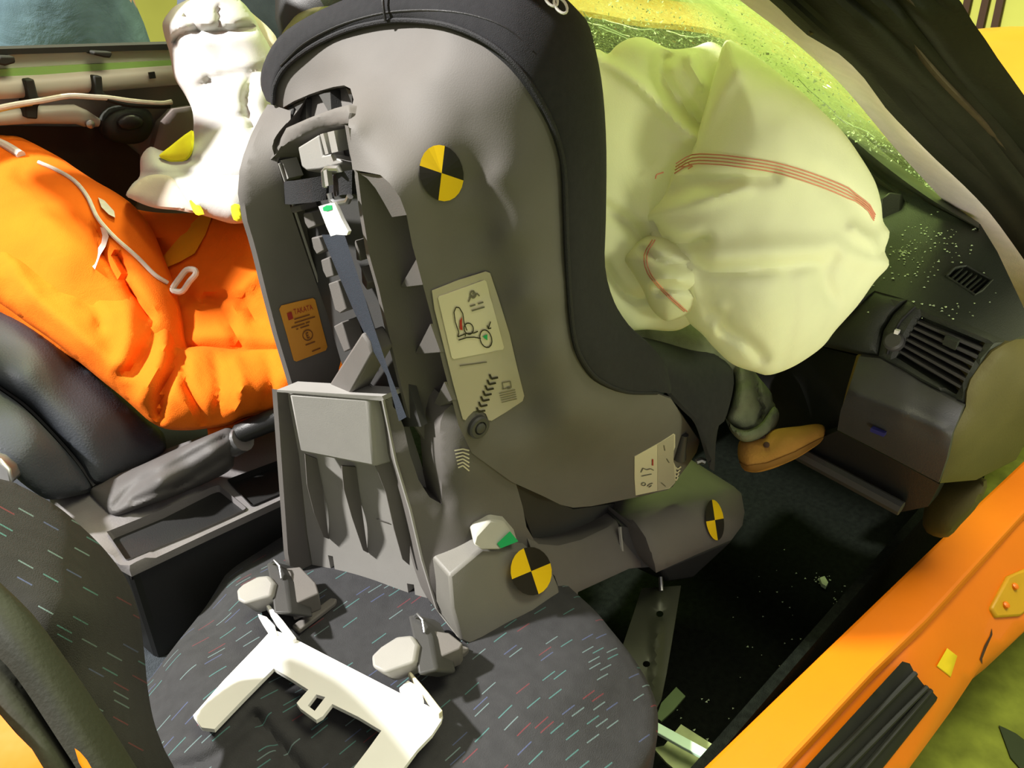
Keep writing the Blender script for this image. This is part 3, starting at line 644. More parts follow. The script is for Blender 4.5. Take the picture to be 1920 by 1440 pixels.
dpatch('speaker_opening', [(288, 275), (300, 230), (325, 205), (360, 200), (420, 230), (430, 300), (380, 350), (300, 320)], m_doorl, Y0-.01, sp=14, bulge=.008, R=30)
wm, S_wm = patch('window_motor', [(192, 235), (205, 212), (225, 202), (255, 200), (278, 206), (288, 225), (283, 250), (268, 266), (240, 270), (205, 262)], [(192, 235, Y0-.02), (255, 200, Y0-.02), (268, 266, Y0-.02)], m_rubber, dd, mode='y', sp=9, bulge=.03, R=18, backvec=(0, .03, 0))
patch('motor_cap', [(218, 228), (230, 216), (252, 213), (268, 222), (268, 236), (250, 244), (226, 242)], [(x, y, Y0-.052) for x, y in ((218, 228), (252, 213), (250, 244))], m_black, wm, mode='y', sp=8, bulge=.012, R=10, backvec=(0, .02, 0))
MB().lathe(PY(167, 232, Y0-.03), (0, -1, 0), [(.008, 0), (.008, .008), (.004, .01)], 12).build('door_bolt', m_steel, dd)
MB().box(PY(285, 141, Y0-.035), (.012, .004, .012)).build('rail_clip', m_black, dd)
# ================================================================== passenger seat
ps = thing('passenger_carseat', 'passenger seat in grey patterned cloth under the child seat', 'car seat', (.1, -.43, .2))
cu_, S_cu = patch('seat_cushion', [(262, 1300), (285, 1268), (330, 1208), (385, 1138), (425, 1075), (465, 1030), (510, 990), (560, 962), (700, 960), (860, 990), (1000, 1050), (1100, 1130), (1145, 1180), (1195, 1245), (1226, 1305), (1234, 1355), (1226, 1405), (1190, 1470), (1140, 1520), (900, 1600), (600, 1590), (330, 1540), (270, 1420)],
    [(285, 1268, .495), (385, 1138, .50), (465, 1030, .50), (560, 962, .52), (860, 990, .53), (1000, 1050, .52), (1100, 1130, .50), (1195, 1245, .47), (1232, 1355, .45), (1190, 1470, .46), (340, 1230, .525), (450, 1110, .53), (560, 1200, .525), (800, 1230, .52), (1000, 1200, .52), (1120, 1280, .50), (600, 1400, .51), (900, 1420, .51), (330, 1400, .51)],
    m_seat, ps, mode='z', sp=8, bulge=.012, R=30, backvec=(0, 0, -.13), creases=[([(300, 1245), (420, 1105), (500, 1010)], 60, -.006), ([(480, 1345), (560, 1440), (640, 1540)], 13, .010), ([(330, 1440), (400, 1420), (480, 1345)], 13, .008)], nz=((140, .007, 2.2),))
MB().prism([PZ(x, y, .40) for x, y in ((330, 1330), (480, 1060), (900, 1050), (1080, 1190), (1140, 1330), (1080, 1480), (600, 1540))], (0, 0, -.17)).build('seat_base', m_black, ps, smooth=False, bevel=.01)
rail = MB(); 
rp_ = [(1203, 1103), (1277, 1098), (1262, 1190), (1250, 1262), (1240, 1312), (1225, 1340), (1185, 1250), (1167, 1212), (1188, 1150)]
V, Fc, S_ra = patch_mesh(rp_, [(1203, 1103, 1.36), (1277, 1098, 1.36), (1240, 1312, 1.20), (1167, 1212, 1.25)], sp=10, sm=False, back=.012, holes=[ringpts(1237, 1151, 7, 6, 10)[:-1], ringpts(1212, 1245, 7, 6, 10)[:-1]], creases=[([(1236, 1110), (1232, 1200), (1222, 1320)], 9, -.010)])
obj('seat_rail', V, Fc, mat('seat_frame_steel', (.050, .055, .035), .45, .5, .1, 20, metal=.3), ps)
MB().tube([PT(1240, 1108, 1.35), PT(1238, 1082, 1.36)], .004, 8).build('rail_pin', m_steel, ps)
patch('backrest', [(-420, 860), (-200, 862), (0, 898), (40, 912), (75, 930), (115, 955), (158, 992), (200, 1035), (238, 1088), (260, 1150), (270, 1220), (277, 1290), (288, 1350), (306, 1400), (335, 1475), (300, 1580), (-100, 1600), (-420, 1400)],
    [(-420, 860, .62), (-200, 862, .69), (0, 900, .79), (-200, 1100, .60), (0, 1150, .63), (150, 1130, .67), (200, 1035, .82), (262, 1160, .88), (275, 1290, .87), (306, 1400, .84), (200, 1300, .70), (120, 1300, .64), (150, 1450, .66), (-200, 1400, .60), (250, 1400, .74), (60, 980, .74)],
    m_seatb, ps, uv=True, sp=10, bulge=.03, R=34, pillow=.06, nz=((140, .012, 1.2),))
# ================================================================== driver seat
ds = thing('driver_carseat', 'driver seat with dark blue-grey leather backrest behind the orange dummy', 'car seat', (-.1, .38, .2))
patch('backrest', [(-300, 430), (-120, 510), (0, 577), (60, 612), (150, 680), (230, 745), (281, 790), (306, 812), (308, 850), (252, 882), (180, 909), (140, 852), (62, 768), (0, 722), (-120, 640), (-300, 560)],
    [(-300, 430, 1.30), (0, 577, 1.30), (150, 680, 1.29), (300, 815, 1.30), (252, 882, 1.25), (180, 909, 1.19), (62, 768, 1.18), (0, 722, 1.17), (-300, 560, 1.15), (150, 780, 1.21), (60, 690, 1.20)], m_leather, ds, sp=14, bulge=.03, R=45, pillow=.10, nz=((80, .006, 4.),))
patch('side_bolster', [(-300, 570), (-120, 652), (0, 732), (57, 776), (134, 858), (174, 914), (140, 930), (97, 937), (75, 930), (40, 905), (0, 872), (-120, 800), (-300, 760)],
    [(-300, 570, 1.14), (0, 732, 1.165), (134, 858, 1.175), (174, 914, 1.19), (97, 937, 1.14), (0, 872, 1.09), (-300, 760, 1.06), (60, 840, 1.12)], m_leather, ds, sp=14, bulge=.02, R=30, pillow=.08)
MB().tube([PT(x, y, 1.185) for x, y in cat([(-120, 646), (0, 727), (60, 772), (137, 855), (177, 911)], n=5)], .0045, 8).build('seam', m_black, ds)
MB().box((-.02, .40, .42), (.48, .46, .16)).build('seat_base', m_leather, ds, bevel=.03)
bk = MB().prism(pts(1.06, (-30, 850), (0, 862), (18, 880), (24, 905), (10, 915), (-30, 905)), (.02, .03, -.01)).build('belt_buckle', m_steel, ds, bevel=.004)

# ================================================================== white alignment bracket
bz = .566
br = thing('alignment_bracket', 'white plastic alignment bracket with small square loop lying on passenger cushion', 'bracket', PZ(620, 1300, .53))
out = [(510, 1180), (533, 1188), (557, 1200), (640, 1243), (720, 1284), (760, 1305), (800, 1322), (830, 1340), (827, 1351), (810, 1377), (783, 1405), (757, 1440), (700, 1520), (640, 1600), (520, 1600), (600, 1510), (663, 1440), (692, 1402), (715, 1370), (672, 1344), (623, 1320), (605, 1343), (593, 1350), (563, 1328), (556, 1318), (578, 1293), (545, 1272), (513, 1253), (455, 1312), (402, 1367), (378, 1364), (362, 1341), (420, 1275), (480, 1213)]
patch('bracket_plate', out, [(510, 1180, bz), (830, 1340, bz-.004), (640, 1600, bz-.03), (362, 1341, bz-.012)], m_white, br, mode='z', sp=14, sm=False, backvec=(0, 0, -.006), holes=[[(593, 1302), (610, 1307), (590, 1333), (577, 1323)]])
for P, q in ((((492, 1124), (500, 1127), (530, 1162), (556, 1196), (548, 1200), (518, 1166)), 0), (((760, 1253), (768, 1256), (802, 1296), (830, 1332), (823, 1338), (795, 1302)), 1)):
    MB().prism([PZ(x, y, bz+.006) for x, y in P], (0, 0, -.010)).build('guide_rib', m_white if q == 0 else m_sticker2, br, bevel=.001)
for P in (((483, 1150), (500, 1156), (515, 1172), (520, 1190), (505, 1186), (492, 1166)), ((748, 1290), (765, 1275), (790, 1290), (795, 1315), (770, 1310))):
    MB().prism([PZ(x, y, bz+.002) for x, y in P], (0, 0, -.008)).build('hook', m_white, br, bevel=.001)

# ================================================================== child seat
cs = thing('child_carseat', 'grey plastic child car seat with black cover and yellow crash markers', 'child seat', (.2, -.29, .53))
rimP = [(512, 196), (517, 160), (540, 123), (590, 87), (657, 57), (723, 43), (773, 42), (830, 50), (883, 70), (933, 103), (973, 143), (1007, 193), (1037, 253), (1053, 317), (1057, 400), (1060, 480), (1067, 587), (1077, 653), (1100, 697), (1127, 720), (1173, 737), (1230, 737)]
rimY = [-.11, -.115, -.135, -.18, -.235, -.285, -.32, -.37, -.405, -.435, -.455, -.467, -.474, -.476, -.477, -.478, -.479, -.48, -.48, -.48, -.48, -.48]
shell_out = [(512, 197), (530, 202), (550, 190), (580, 177), (600, 170), (625, 163), (645, 160), (657, 166), (663, 187), (656, 212), (653, 233), (656, 280), (661, 318), (688, 323), (713, 328), (730, 343), (750, 370), (762, 402), (773, 460), (783, 497), (807, 587), (830, 683), (860, 798), (885, 850), (960, 904), (1020, 931), (1050, 946), (1075, 952), (1110, 949), (1150, 941), (1200, 931), (1250, 919), (1262, 912), (1272, 895), (1290, 872), (1306, 848), (1312, 828), (1290, 795), (1258, 748)] + rimP[::-1][:-1]
shell_ctrl = [(x, y, v) for (x, y), v in zip(rimP, rimY)] + [(530, 202, -.125), (550, 190, -.15), (600, 170, -.205), (645, 160, -.262), (663, 187, -.30), (653, 233, -.330), (661, 318, -.345), (690, 250, -.352), (700, 310, -.375), (730, 343, -.40), (762, 402, -.412),
    (783, 497, -.415), (807, 587, -.415), (830, 683, -.415), (860, 798, -.415), (885, 850, -.416), (960, 904, -.425), (1075, 952, -.44), (1150, 941, -.45), (1260, 910, -.465), (1306, 840, -.475),
    (720, 140, -.315), (750, 240, -.375), (640, 110, -.24), (812, 140, -.385), (840, 240, -.415), (828, 325, -.42), (868, 340, -.422), (890, 440, -.424), (915, 550, -.425), (850, 550, -.42), (900, 680, -.422), (945, 660, -.427), (985, 760, -.43), (960, 840, -.43), (1040, 880, -.436),
    (875, 230, -.426), (900, 330, -.434), (920, 440, -.437), (945, 550, -.440), (978, 660, -.444), (860, 150, -.412), (905, 200, -.437), (930, 330, -.452), (950, 440, -.457), (975, 560, -.460), (1010, 680, -.463), (1060, 780, -.470), (1120, 800, -.475), (1180, 810, -.474), (1240, 800, -.478), (1000, 400, -.472), (1020, 560, -.475), (1040, 650, -.477), (1150, 870, -.455), (1080, 860, -.447)]
V, Fc, S_sh = patch_mesh(shell_out, shell_ctrl, mode='y', sp=11, sm=False, backvec=(.008, .006, -.003))
nV = len(V)
V2, F2 = [], []; mp = {}
for f in Fc:                                             # far side wing: same form on the other side
    if all(v < nV//2 for v in f) and all(V[v].y < -.40 and V[v].x > .10 for v in f):
        q = []
        for v in f:
            if v not in mp: mp[v] = nV+len(V2); V2.append(Vector((V[v].x+.004, -.580-V[v].y, V[v].z)))
            q.append(mp[v])
        F2.append(tuple(q))
shell = obj('shell', V+V2, Fc+F2, m_grey, cs, angle=50)
# return lip, inner flange walls, recess back
patch('flange_lip', [(672, 324), (713, 328), (730, 343), (750, 370), (763, 403), (735, 407), (720, 380), (704, 353), (688, 334)], [(672, 324, -.35), (713, 328, -.385), (730, 343, -.398), (763, 403, -.412), (735, 407, -.385), (704, 353, -.372)], m_grey, shell, mode='y', sp=9, sm=False, backvec=(.004, .002, 0))
patch('left_flange', [(512, 197), (497, 222), (481, 255), (467, 292), (459, 322), (456, 365), (464, 415), (474, 447), (483, 480), (500, 550), (520, 627), (550, 727), (560, 760), (620, 760), (642, 664), (613, 587), (573, 473), (545, 390), (520, 305), (545, 250), (545, 208)],
    [(512, 197, -.113), (481, 255, -.135), (459, 322, -.148), (464, 415, -.150), (500, 550, -.150), (550, 727, -.150), (642, 664, -.17), (573, 473, -.168), (520, 305, -.17), (545, 230, -.16)], m_grey, shell, mode='y', sp=12, sm=False, backvec=(-.002, .009, 0))
S_lf = patch_mesh([(456, 190), (650, 190), (660, 760), (456, 760)], [(512, 197, -.113), (481, 255, -.135), (459, 322, -.148), (464, 415, -.150), (500, 550, -.150), (550, 727, -.150), (642, 664, -.17), (573, 473, -.168), (520, 305, -.17), (545, 230, -.16)], mode='y', sp=60, sm=False)[2]
rb = MB().prism([PX(x, y, .148) for x, y in ((518, 290), (600, 240), (665, 225), (672, 320), (700, 480), (730, 600), (790, 800), (700, 800), (640, 680), (613, 587), (573, 473), (543, 385))], (.01, 0, 0)).build('recess_back', m_dgrey, shell, smooth=False)  # shade inside the recess is put into the darker grey
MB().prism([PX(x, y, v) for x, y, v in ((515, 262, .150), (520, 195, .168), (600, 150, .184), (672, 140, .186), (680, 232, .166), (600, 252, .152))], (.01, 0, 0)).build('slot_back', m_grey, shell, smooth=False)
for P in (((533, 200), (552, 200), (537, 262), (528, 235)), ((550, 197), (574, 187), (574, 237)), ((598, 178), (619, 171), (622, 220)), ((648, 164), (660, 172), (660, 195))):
    MB().prism([PX(x, y, .150 if y > 205 else .164) for x, y in P], (.015, 0, 0)).build('slot_shade', m_dgrey, shell, smooth=False)  # dark wedges: shadow gaps of the slot put into shape and colour
patch('carry_handle', [(491, 322), (503, 304), (520, 287), (540, 273), (575, 254), (607, 241), (640, 233), (655, 231), (660, 212), (655, 196), (628, 203), (580, 221), (537, 240), (522, 268), (506, 298)],
    [(491, 322, -.15), (540, 273, -.195), (607, 241, -.26), (655, 231, -.325), (655, 196, -.315), (580, 221, -.24), (537, 240, -.19), (515, 285, -.17)], m_grey, shell, mode='y', sp=9, bulge=.006, R=12, backvec=(.035, .0, -.01), sm=False)
patch('right_flange', [(653, 236), (662, 290), (670, 320), (680, 400), (693, 480), (710, 540), (733, 643), (767, 782), (800, 830), (890, 850), (860, 760), (830, 650), (800, 520), (780, 430), (760, 370), (700, 315)], [(653, 236, -.335), (670, 320, -.345), (693, 480, -.345), (767, 782, -.345), (890, 850, -.36), (800, 520, -.36), (760, 370, -.36)], m_grey, shell, mode='y', sp=14, sm=False, backvec=(.0, .006, 0))
for A in (((750, 539), (798, 533), (780, 487)), ((778, 664), (826, 660), (807, 607)), ((808, 770), (848, 750), (833, 716))):
    MB().prism([PY(*A[0], -.348), PY(*A[1], -.416), PY(*A[2], -.414)], (.012, -.001, -.004)).build('flange_rib', m_grey, shell, smooth=False)
for a, b in (((524, 306), (642, 664)),):
    MB().tube([S_lf(524+118*k/8+(6 if 0 < k < 8 else 0)*0, 306+358*k/8, .001) for k in range(9)], .0018, 6).build('flange_edge', m_grey_lit, shell)
# height-adjuster hardware in the recess
aj = MB().prism([PX(x, y, .118) for x, y in ((558, 276), (597, 252), (604, 292), (624, 287), (630, 296), (640, 300), (641, 308), (600, 318), (575, 320), (565, 312))], (.03, 0, -.01)).build('adjuster_block', m_grey_lit, cs, bevel=.002)
for P, m_ in ((((600, 252), (606, 250), (616, 288), (610, 290)), m_grey_lit), (((614, 248), (626, 245), (634, 284), (622, 287)), m_grey_lit)):
    MB().prism([PX(x, y, .112) for x, y in P], (.02, 0, 0)).build('adjuster_fin', m_, aj, smooth=False)
MB().prism([PX(x, y, .120) for x, y in ((516, 304), (528, 300), (541, 334), (533, 340))], (.02, 0, 0)).build('side_guide', m_grey_lit, aj, smooth=False)
hs = MB().ribbon([PX(531, 362, .118), PX(545, 362, .105), PX(585, 357, .100), PX(612, 352, .108)], [PX(531, 341, .118)-PX(531, 362, .118)]*4, (.004, 0, 0)).build('harness_strap', m_strapb, cs)
MB().ribbon([PX(612, 352, .112), PX(640, 344, .100), PX(660, 342, .104), PX(672, 345, .118)], PX(640, 322, .1)-PX(640, 344, .1), (.004, 0, 0)).build('strap_end', m_strapb, hs)
bu = MB().tube([PX(x, y, .098) for x, y in ((610, 350), (608, 322), (614, 316), (636, 316), (637, 322))], .0035, 8).tube([PX(x, y, .098) for x, y in ((618, 362), (622, 376), (630, 381), (652, 377), (656, 368))], .0035, 8).build('strap_buckle', m_steel, hs)
MB().prism([PX(x, y, .094) for x, y in ((606, 320), (612, 318), (616, 348), (610, 350))], (.006, 0, 0)).build('buckle_tongue', m_grey_lit, bu, smooth=False)
V, Fc, S_ls = patch_mesh([(603, 440), (646, 440), (672, 520), (697, 600), (727, 690), (762, 782), (748, 790), (725, 705), (690, 640), (662, 580), (628, 500)], c3('x', (603, 440, .115), (646, 440, .115), (690, 620, .105), (760, 785, .095), (628, 500, .11)), sp=10, sm=False, back=.004)
obj('tether_strap', V, Fc, m_strap, cs)
tg = MB().prism([PX(x, y, .092) for x, y in ((597, 387), (611, 383), (627, 380), (640, 410), (653, 434), (650, 441), (630, 440), (620, 443), (612, 425))], (.004, 0, 0)).build('strap_tag', m_white, cs)
MB().prism([PX(x, y, .0915) for x, y in ((605, 389), (612, 385), (622, 385), (623, 393), (614, 396), (606, 395))], (.001, 0, 0)).build('tag_print', m_green, tg)
for k, P in enumerate((((568, 400), (582, 398), (592, 424), (578, 430), (571, 418)), ((583, 446), (596, 444), (607, 470), (594, 478), (587, 466)), ((601, 488), (616, 482), (626, 518), (612, 522), (605, 508)), ((615, 532), (632, 526), (650, 580), (638, 588), (628, 582)), ((664, 450), (672, 470), (676, 490), (668, 488)), ((676, 500), (690, 530), (688, 545), (678, 530)), ((540, 388), (560, 384), (564, 396), (548, 400)), ((625, 612), (640, 604), (657, 655), (645, 661)))):
    MB().prism([PX(x, y, .122) for x, y in P], (.024, 0, 0)).build('adjuster_tooth', m_grey, cs, bevel=.0015)
MB().prism([PX(x, y, .10) for x, y in ((606, 738), (646, 674), (678, 624), (690, 642), (698, 664), (656, 740))], (.03, 0, 0)).build('cross_arm', m_grey, cs, bevel=.003)
# stickers, writing and crash markers
def marker(name, c, e1, e2, S, yq, off):
    c = np.array(c, float); e1 = np.array(e1, float); e2 = np.array(e2, float); polys = []; fm = []
    for q in range(4):
        a = [math.radians(q*90+i*15) for i in range(7)]
        for i in range(6):
            polys.append([tuple(c), tuple(c+e1*math.cos(a[i])+e2*math.sin(a[i])), tuple(c+e1*math.cos(a[i+1])+e2*math.sin(a[i+1]))]); fm.append(0 if q in yq else 1)
    return decal(name, polys, S, [m_mky, m_mkb], cs, off=off, fm=fm)
marker('crash_marker', (828, 324.5), (41, 14), (6, -51), S_sh, (1, 3), .0025)
def writing(name, s, q, S, m, parent, off, area_=(0, 0, 1, 1)):
    V, Fc = text_faces(s); Q = quadmap(q); x0, y0, x1, y1 = area_
    return obj(name, [S(*Q(x0+(x1-x0)*u, y0+(y1-y0)*v), off) for u, v in V], Fc, m, parent, smooth=False)
def marks(name, polys_uv, q, S, m, parent, off):
    Q = quadmap(q); return decal(name, [[Q(u, v) for u, v in p] for p in polys_uv], S, m, parent, off=off)
os_ = [(525, 576), (590, 559), (615, 654), (552, 678)]
st, _ = patch('approval_sticker', [(528, 573), (560, 565), (587, 559), (591, 562), (602, 605), (614, 650), (611, 657), (585, 667), (556, 678), (551, 676), (538, 628), (524, 580)], None, m_orange_st, cs, surf=S_lf, off=.0022, sp=16, sm=False, backvec=(0, .0008, 0))
writing('lettering', 'TAKATA', os_, S_lf, m_red, st, .0036, (.34, .10, .88, .20))
marks('logo_block', [[(.14, .14), (.28, .13), (.28, .26), (.14, .27)]], os_, S_lf, m_red, st, .0036)
marks('small_print', [[(a, v), (b, v-.004), (b, v+.018), (a, v+.022)] for a, b, v in ((.30, .75, .27), (.28, .88, .335), (.16, .55, .40), (.58, .70, .395), (.28, .34, .455), (.40, .66, .452))], os_, S_lf, m_inko, st, .0036)
for a, b, v in ((.42, .70, .78), (.55, .80, .93)):
    marks('small_print', [[(a, v), (b, v-.004), (b, v+.018), (a, v+.022)]], os_, S_lf, m_inko, st, .0036)
marks('approval_ring', strokes([ringpts(.55, .63, .14, .095, 16), [(.51, .59), (.58, .585)], [(.51, .59), (.52, .68)], [(.515, .635), (.57, .63)], [(.52, .68), (.59, .675)]], .022), os_, S_lf, m_inko, st, .0036)
iq = [(808, 548), (914, 509), (984, 745), (868, 792)]
is_, _ = patch('instruction_sticker', [(810, 545), (860, 525), (911, 509), (919, 512), (935, 560), (955, 625), (970, 690), (983, 742), (980, 752), (950, 772), (922, 789), (916, 788), (911, 776), (900, 769), (888, 771), (878, 781), (873, 788), (868, 786), (850, 720), (830, 640), (815, 580)], None, m_sticker, cs, surf=S_sh, off=.0022, sp=16, sm=False, backvec=(0, .0008, 0))
pq = [(821, 557), (911, 524), (946, 655), (848, 674)]
S3 = lambda x, y, off=0: S_sh(x, y, off)
patch('picture_panel', [quadmap(pq)(u, v) for u, v in ((0, .02), (.03, 0), (.97, 0), (1, .03), (1, .97), (.97, 1), (.03, 1), (0, .97))], None, m_sticker2, is_, sp=14, sm=False, surf=S_sh, off=.0036, backvec=(0, .0008, 0))
fw = lambda n, L_, m_, w=.018: marks(n, strokes(L_, w), pq, S_sh, m_, is_, .0056)
fw('pictogram', [ringpts(.36, .30, .0, .0, 1), [(.24, .30), (.30, .24), (.36, .26), (.40, .36), (.38, .50), (.40, .62)], [(.24, .30), (.22, .45), (.24, .62), (.20, .68)], ringpts(.44, .60, .09, .085, 12), [(.20, .68), (.36, .66), (.52, .68), (.60, .67)], [(.20, .73), (.36, .72), (.50, .74)], [(.50, .74), (.62, .78)], ringpts(.71, .80, .11, .13, 14), [(.88, .58), (.80, .67), (.80, .62)], [(.80, .67), (.86, .67)], [(.34, .70), (.36, .66)]], m_ink)
fw('seat_pictogram', [ringpts(.68, .14, .05, .05, 10), [(.60, .19), (.64, .14), (.70, .19), (.76, .14), (.80, .19)], [(.56, .22), (.60, .19)], [(.66, .17), (.74, .17)], [(.57, .29), (.68, .29)], [(.73, .29), (.84, .29)], [(.58, .36), (.84, .36)], [(.72, .09), (.68, .14)]], m_inkg, .022)
marks('red_arrow', [[(.27, .58), (.31, .45), (.37, .40), (.34, .50), (.32, .60)]], pq, S_sh, m_red, is_, .0058)
marks('green_arrow', [[(.66, .76), (.76, .74), (.73, .83)]], pq, S_sh, m_green, is_, .0058)
SS = [S_sh]
def abs_decal(name, polys, m, parent, off): return decal(name, polys, S_sh, m, parent, off=off)
abs_decal('small_print', [segpoly((862, 686), (913, 679), 2.2)], m_inkg, is_, .0042)
abs_decal('book_symbol', [segpoly((942, 718), (957, 715), 1.6), segpoly((942, 730), (958, 727), 1.6), segpoly((951, 728), (957, 727), 4), segpoly((942, 718), (944, 730), 1.6), segpoly((957, 715), (959, 727), 1.6)], m_inkg, is_, .0042)
abs_decal('small_print', [segpoly((936+i*1.2, 738+i*4.2), (966+i*.9, 731+i*4.2), 1.3) for i in range(5)], m_inkg, is_, .0042)
ch = []
for i in range(7):
    f = i/6; cx, cy = 925-24*f, 706+62*f
    ch += [segpoly((cx-7, cy-4), (cx-3, cy+5), 3.6), segpoly((cx-3.5, cy+4.6), (cx+9, cy+1.8), 3.6)]
abs_decal('chevron_band', ch, m_ink, is_, .0043)
kn = S_sh(895, 799); knob = MB().lathe(kn, (-.12, -1, .05), [(.0145, -.004), (.0145, .005), (.0125, .007), (.0085, .007), (.0075, .004), (.007, .004), (.0065, .008), (.004, .009)], 24).build('pivot_bolt', m_dgrey, cs)
fs, _ = patch('side_sticker', [(1190, 856), (1215, 842), (1240, 828), (1263, 813), (1266, 815), (1266, 838), (1261, 852), (1263, 866), (1268, 878), (1266, 905), (1255, 916), (1230, 921), (1192, 929), (1190, 900)], None, m_sticker2, cs, surf=S_sh, off=.0022, sp=14, sm=False, backvec=(0, .0008, 0))
patch('sticker_band', [(1233, 834), (1264, 815), (1263, 866), (1266, 905), (1254, 915), (1233, 920)], None, m_sticker, fs, sp=10, sm=False, surf=S_sh, off=.0034, backvec=(0, .0008, 0))
for ln in ([[(1202, 886), (1206, 878), (1213, 881), (1220, 879), (1226, 882)], [(1203, 893), (1222, 889)], ringpts(1207, 908, 4, 3, 7), [(1214, 912), (1218, 908), (1224, 906)], [(1217, 914), (1222, 910)], [(1245, 835), (1247, 845)], [(1250, 860), (1255, 868)], [(1240, 905), (1248, 912)]]):
    abs_decal('sticker_drawing', strokes([ln], 1.5), m_inkg, fs, .0050)
abs_decal('sticker_mark', [segpoly((1224, 861), (1224, 873), 2.2)], m_red, fs, .0050)
abs_decal('chevron_band', [p for i in range(4) for p in (segpoly((1266.5-i*.6, 876+i*7), (1271-i, 880+i*7), 2.6), segpoly((1271-i, 880+i*7), (1277-i*1.8, 875+i*6.4), 2.6))], m_sticker2, fs, .0034)
MB().tube([S_sh(1284, 815, .006), S_sh(1277, 845, .008), S_sh(1274, 858, .006)], [.006, .008, .011], 12).build('front_pivot', m_dgrey, cs)
# front: cover
def R3(pp, ys, mode='y', off=0): return [PM[mode](x, y, v) for (x, y), v in zip(pp, ys)]
rimW = R3(rimP, rimY)
outP = [(505, 192), (493, 163), (496, 125), (522, 73), (575, 33), (652, -4), (722, -28), (800, -46), (890, -62), (985, -60), (1056, -8), (1092, 48), (1112, 110), (1126, 190), (1132, 300), (1131, 430), (1130, 520), (1148, 588), (1180, 640), (1215, 672), (1240, 700), (1258, 735)]
outY = [-.085, -.075, -.085, -.115, -.16, -.215, -.27, -.31, -.355, -.40, -.43, -.447, -.455, -.46, -.46, -.46, -.462, -.468, -.475, -.478, -.48, -.48]
outW = R3(outP, outY)
mid = []
for k, (a, b) in enumerate(zip(rimW, outW)):
    c = (a+b)/2; n = (CAM-c).normalized(); mid.append(c+n*(.018 if k < 19 else .008))
q1 = [a+(b-a)*.12+(CAM-a).normalized()*.012 for a, b in zip(rimW, outW)]
inn = []
for k, b in enumerate(outW):
    yc = -.285; inn.append(Vector((b.x+.035, b.y+(yc-b.y)*.22, b.z-(.03 if k < 11 else .0))))
inn2 = [Vector((b.x*.5+.12, b.y+(-.285-b.y)*.45, b.z-(.05 if k < 11 else .01))) for k, b in enumerate(outW)]
rows = [[a+(b-a)*(-.02) for a, b in zip(rimW, outW)], q1, mid, outW, inn, inn2]
MB().grid(smoothrows(rows, 4, 3)).build('cover', m_cover, cs, angle=80)
cov = COL.objects['cover']
MB().tube([p+(CAM-p).normalized()*.010 for p in [Vector(v) for v in cat([tuple(a+(b-a)*.05) for a, b in zip(rimW, outW)], n=4)]], .0028, 8).build('cover_piping', m_strapb, cov)
MB().tube([p+(CAM-p).normalized()*.0165 for p in [Vector(v) for v in cat([tuple(a+(b-a)*.30) for a, b in zip(rimW, outW)][2:11], n=4)]], .0012, 6).build('cover_seam', m_black, cov)
MB().tube([PY(723, 40, -.285)+(CAM-PY(723, 40, -.285))*.016, PY(719, 15, -.28)+(CAM-PY(719, 15, -.28))*.022, PY(717, -10, -.275)+(CAM-PY(717, -10, -.275))*.020], .0016, 6).build('cover_seam', m_black, cov)
tl = tof(PY(1040, 5, -.435))
def lp(x, y): return PT(x, y, tl-.030)
for cx, cy, rx, ry, rt in ((1051, 10, 12, 17, -35), (1033, -3, 12, 17, -35)):
    P = []
    for i in range(17):
        a = 2*math.pi*i/16; u, v = rx*math.cos(a)*.8, ry*math.sin(a); c_, s_ = math.cos(math.radians(rt)), math.sin(math.radians(rt)); P.append(lp(cx+u*c_-v*s_, cy+u*s_+v*c_))
    MB().tube(P, .0014, 6).build('cover_emblem', m_white, cov)
patch('cover_seat', [(1120, 600), (1170, 612), (1213, 617), (1287, 621), (1317, 631), (1340, 652), (1360, 677), (1373, 693), (1376, 720), (1368, 760), (1358, 790), (1348, 798), (1342, 833), (1339, 884), (1330, 878), (1322, 852), (1303, 795), (1280, 770), (1253, 741), (1215, 690), (1150, 640)],
    [(1120, 600, 1.13), (1213, 617, 1.20), (1317, 631, 1.27), (1373, 693, 1.27), (1368, 760, 1.26), (1339, 884, 1.25), (1303, 795, 1.20), (1253, 741, 1.165), (1215, 690, 1.13), (1150, 640, 1.12)], m_cover, cs, sp=13, bulge=.012, R=20, back=.04, creases=[([(1190, 655), (1240, 700), (1290, 760), (1315, 820)], 10, .006)])
MB().prism([PY(x, y, -.484) for x, y in ((1139, 683), (1151, 690), (1150, 702), (1138, 696))], (0, .004, 0)).build('cover_hook', m_black, cs)
MB().tube([PT(1306, 866, 1.25), PT(1315, 863, 1.25), PT(1322, 866, 1.25)], .005, 8).build('strap_clip', m_steel, cs)
MB().grid(smoothrows([[Vector((.235+.05*abs(u)*.6, -.285+u*.12, 1.20)) for u in (-1, -.5, 0, .5, 1)], [Vector((.20+.09*abs(u), -.285+u*.125, 1.0)) for u in (-1, -.5, 0, .5, 1)], [Vector((.22+.09*abs(u), -.285+u*.125, .78)) for u in (-1, -.5, 0, .5, 1)], [Vector((.30+.06*abs(u), -.285+u*.125, .71+.05*abs(u))) for u in (-1, -.5, 0, .5, 1)], [Vector((.62, -.285+u*.13, .73+.03*abs(u))) for u in (-1, -.5, 0, .5, 1)]], 4, 3), (-.012, 0, -.02)).build('seat_pad', m_cover, cs)
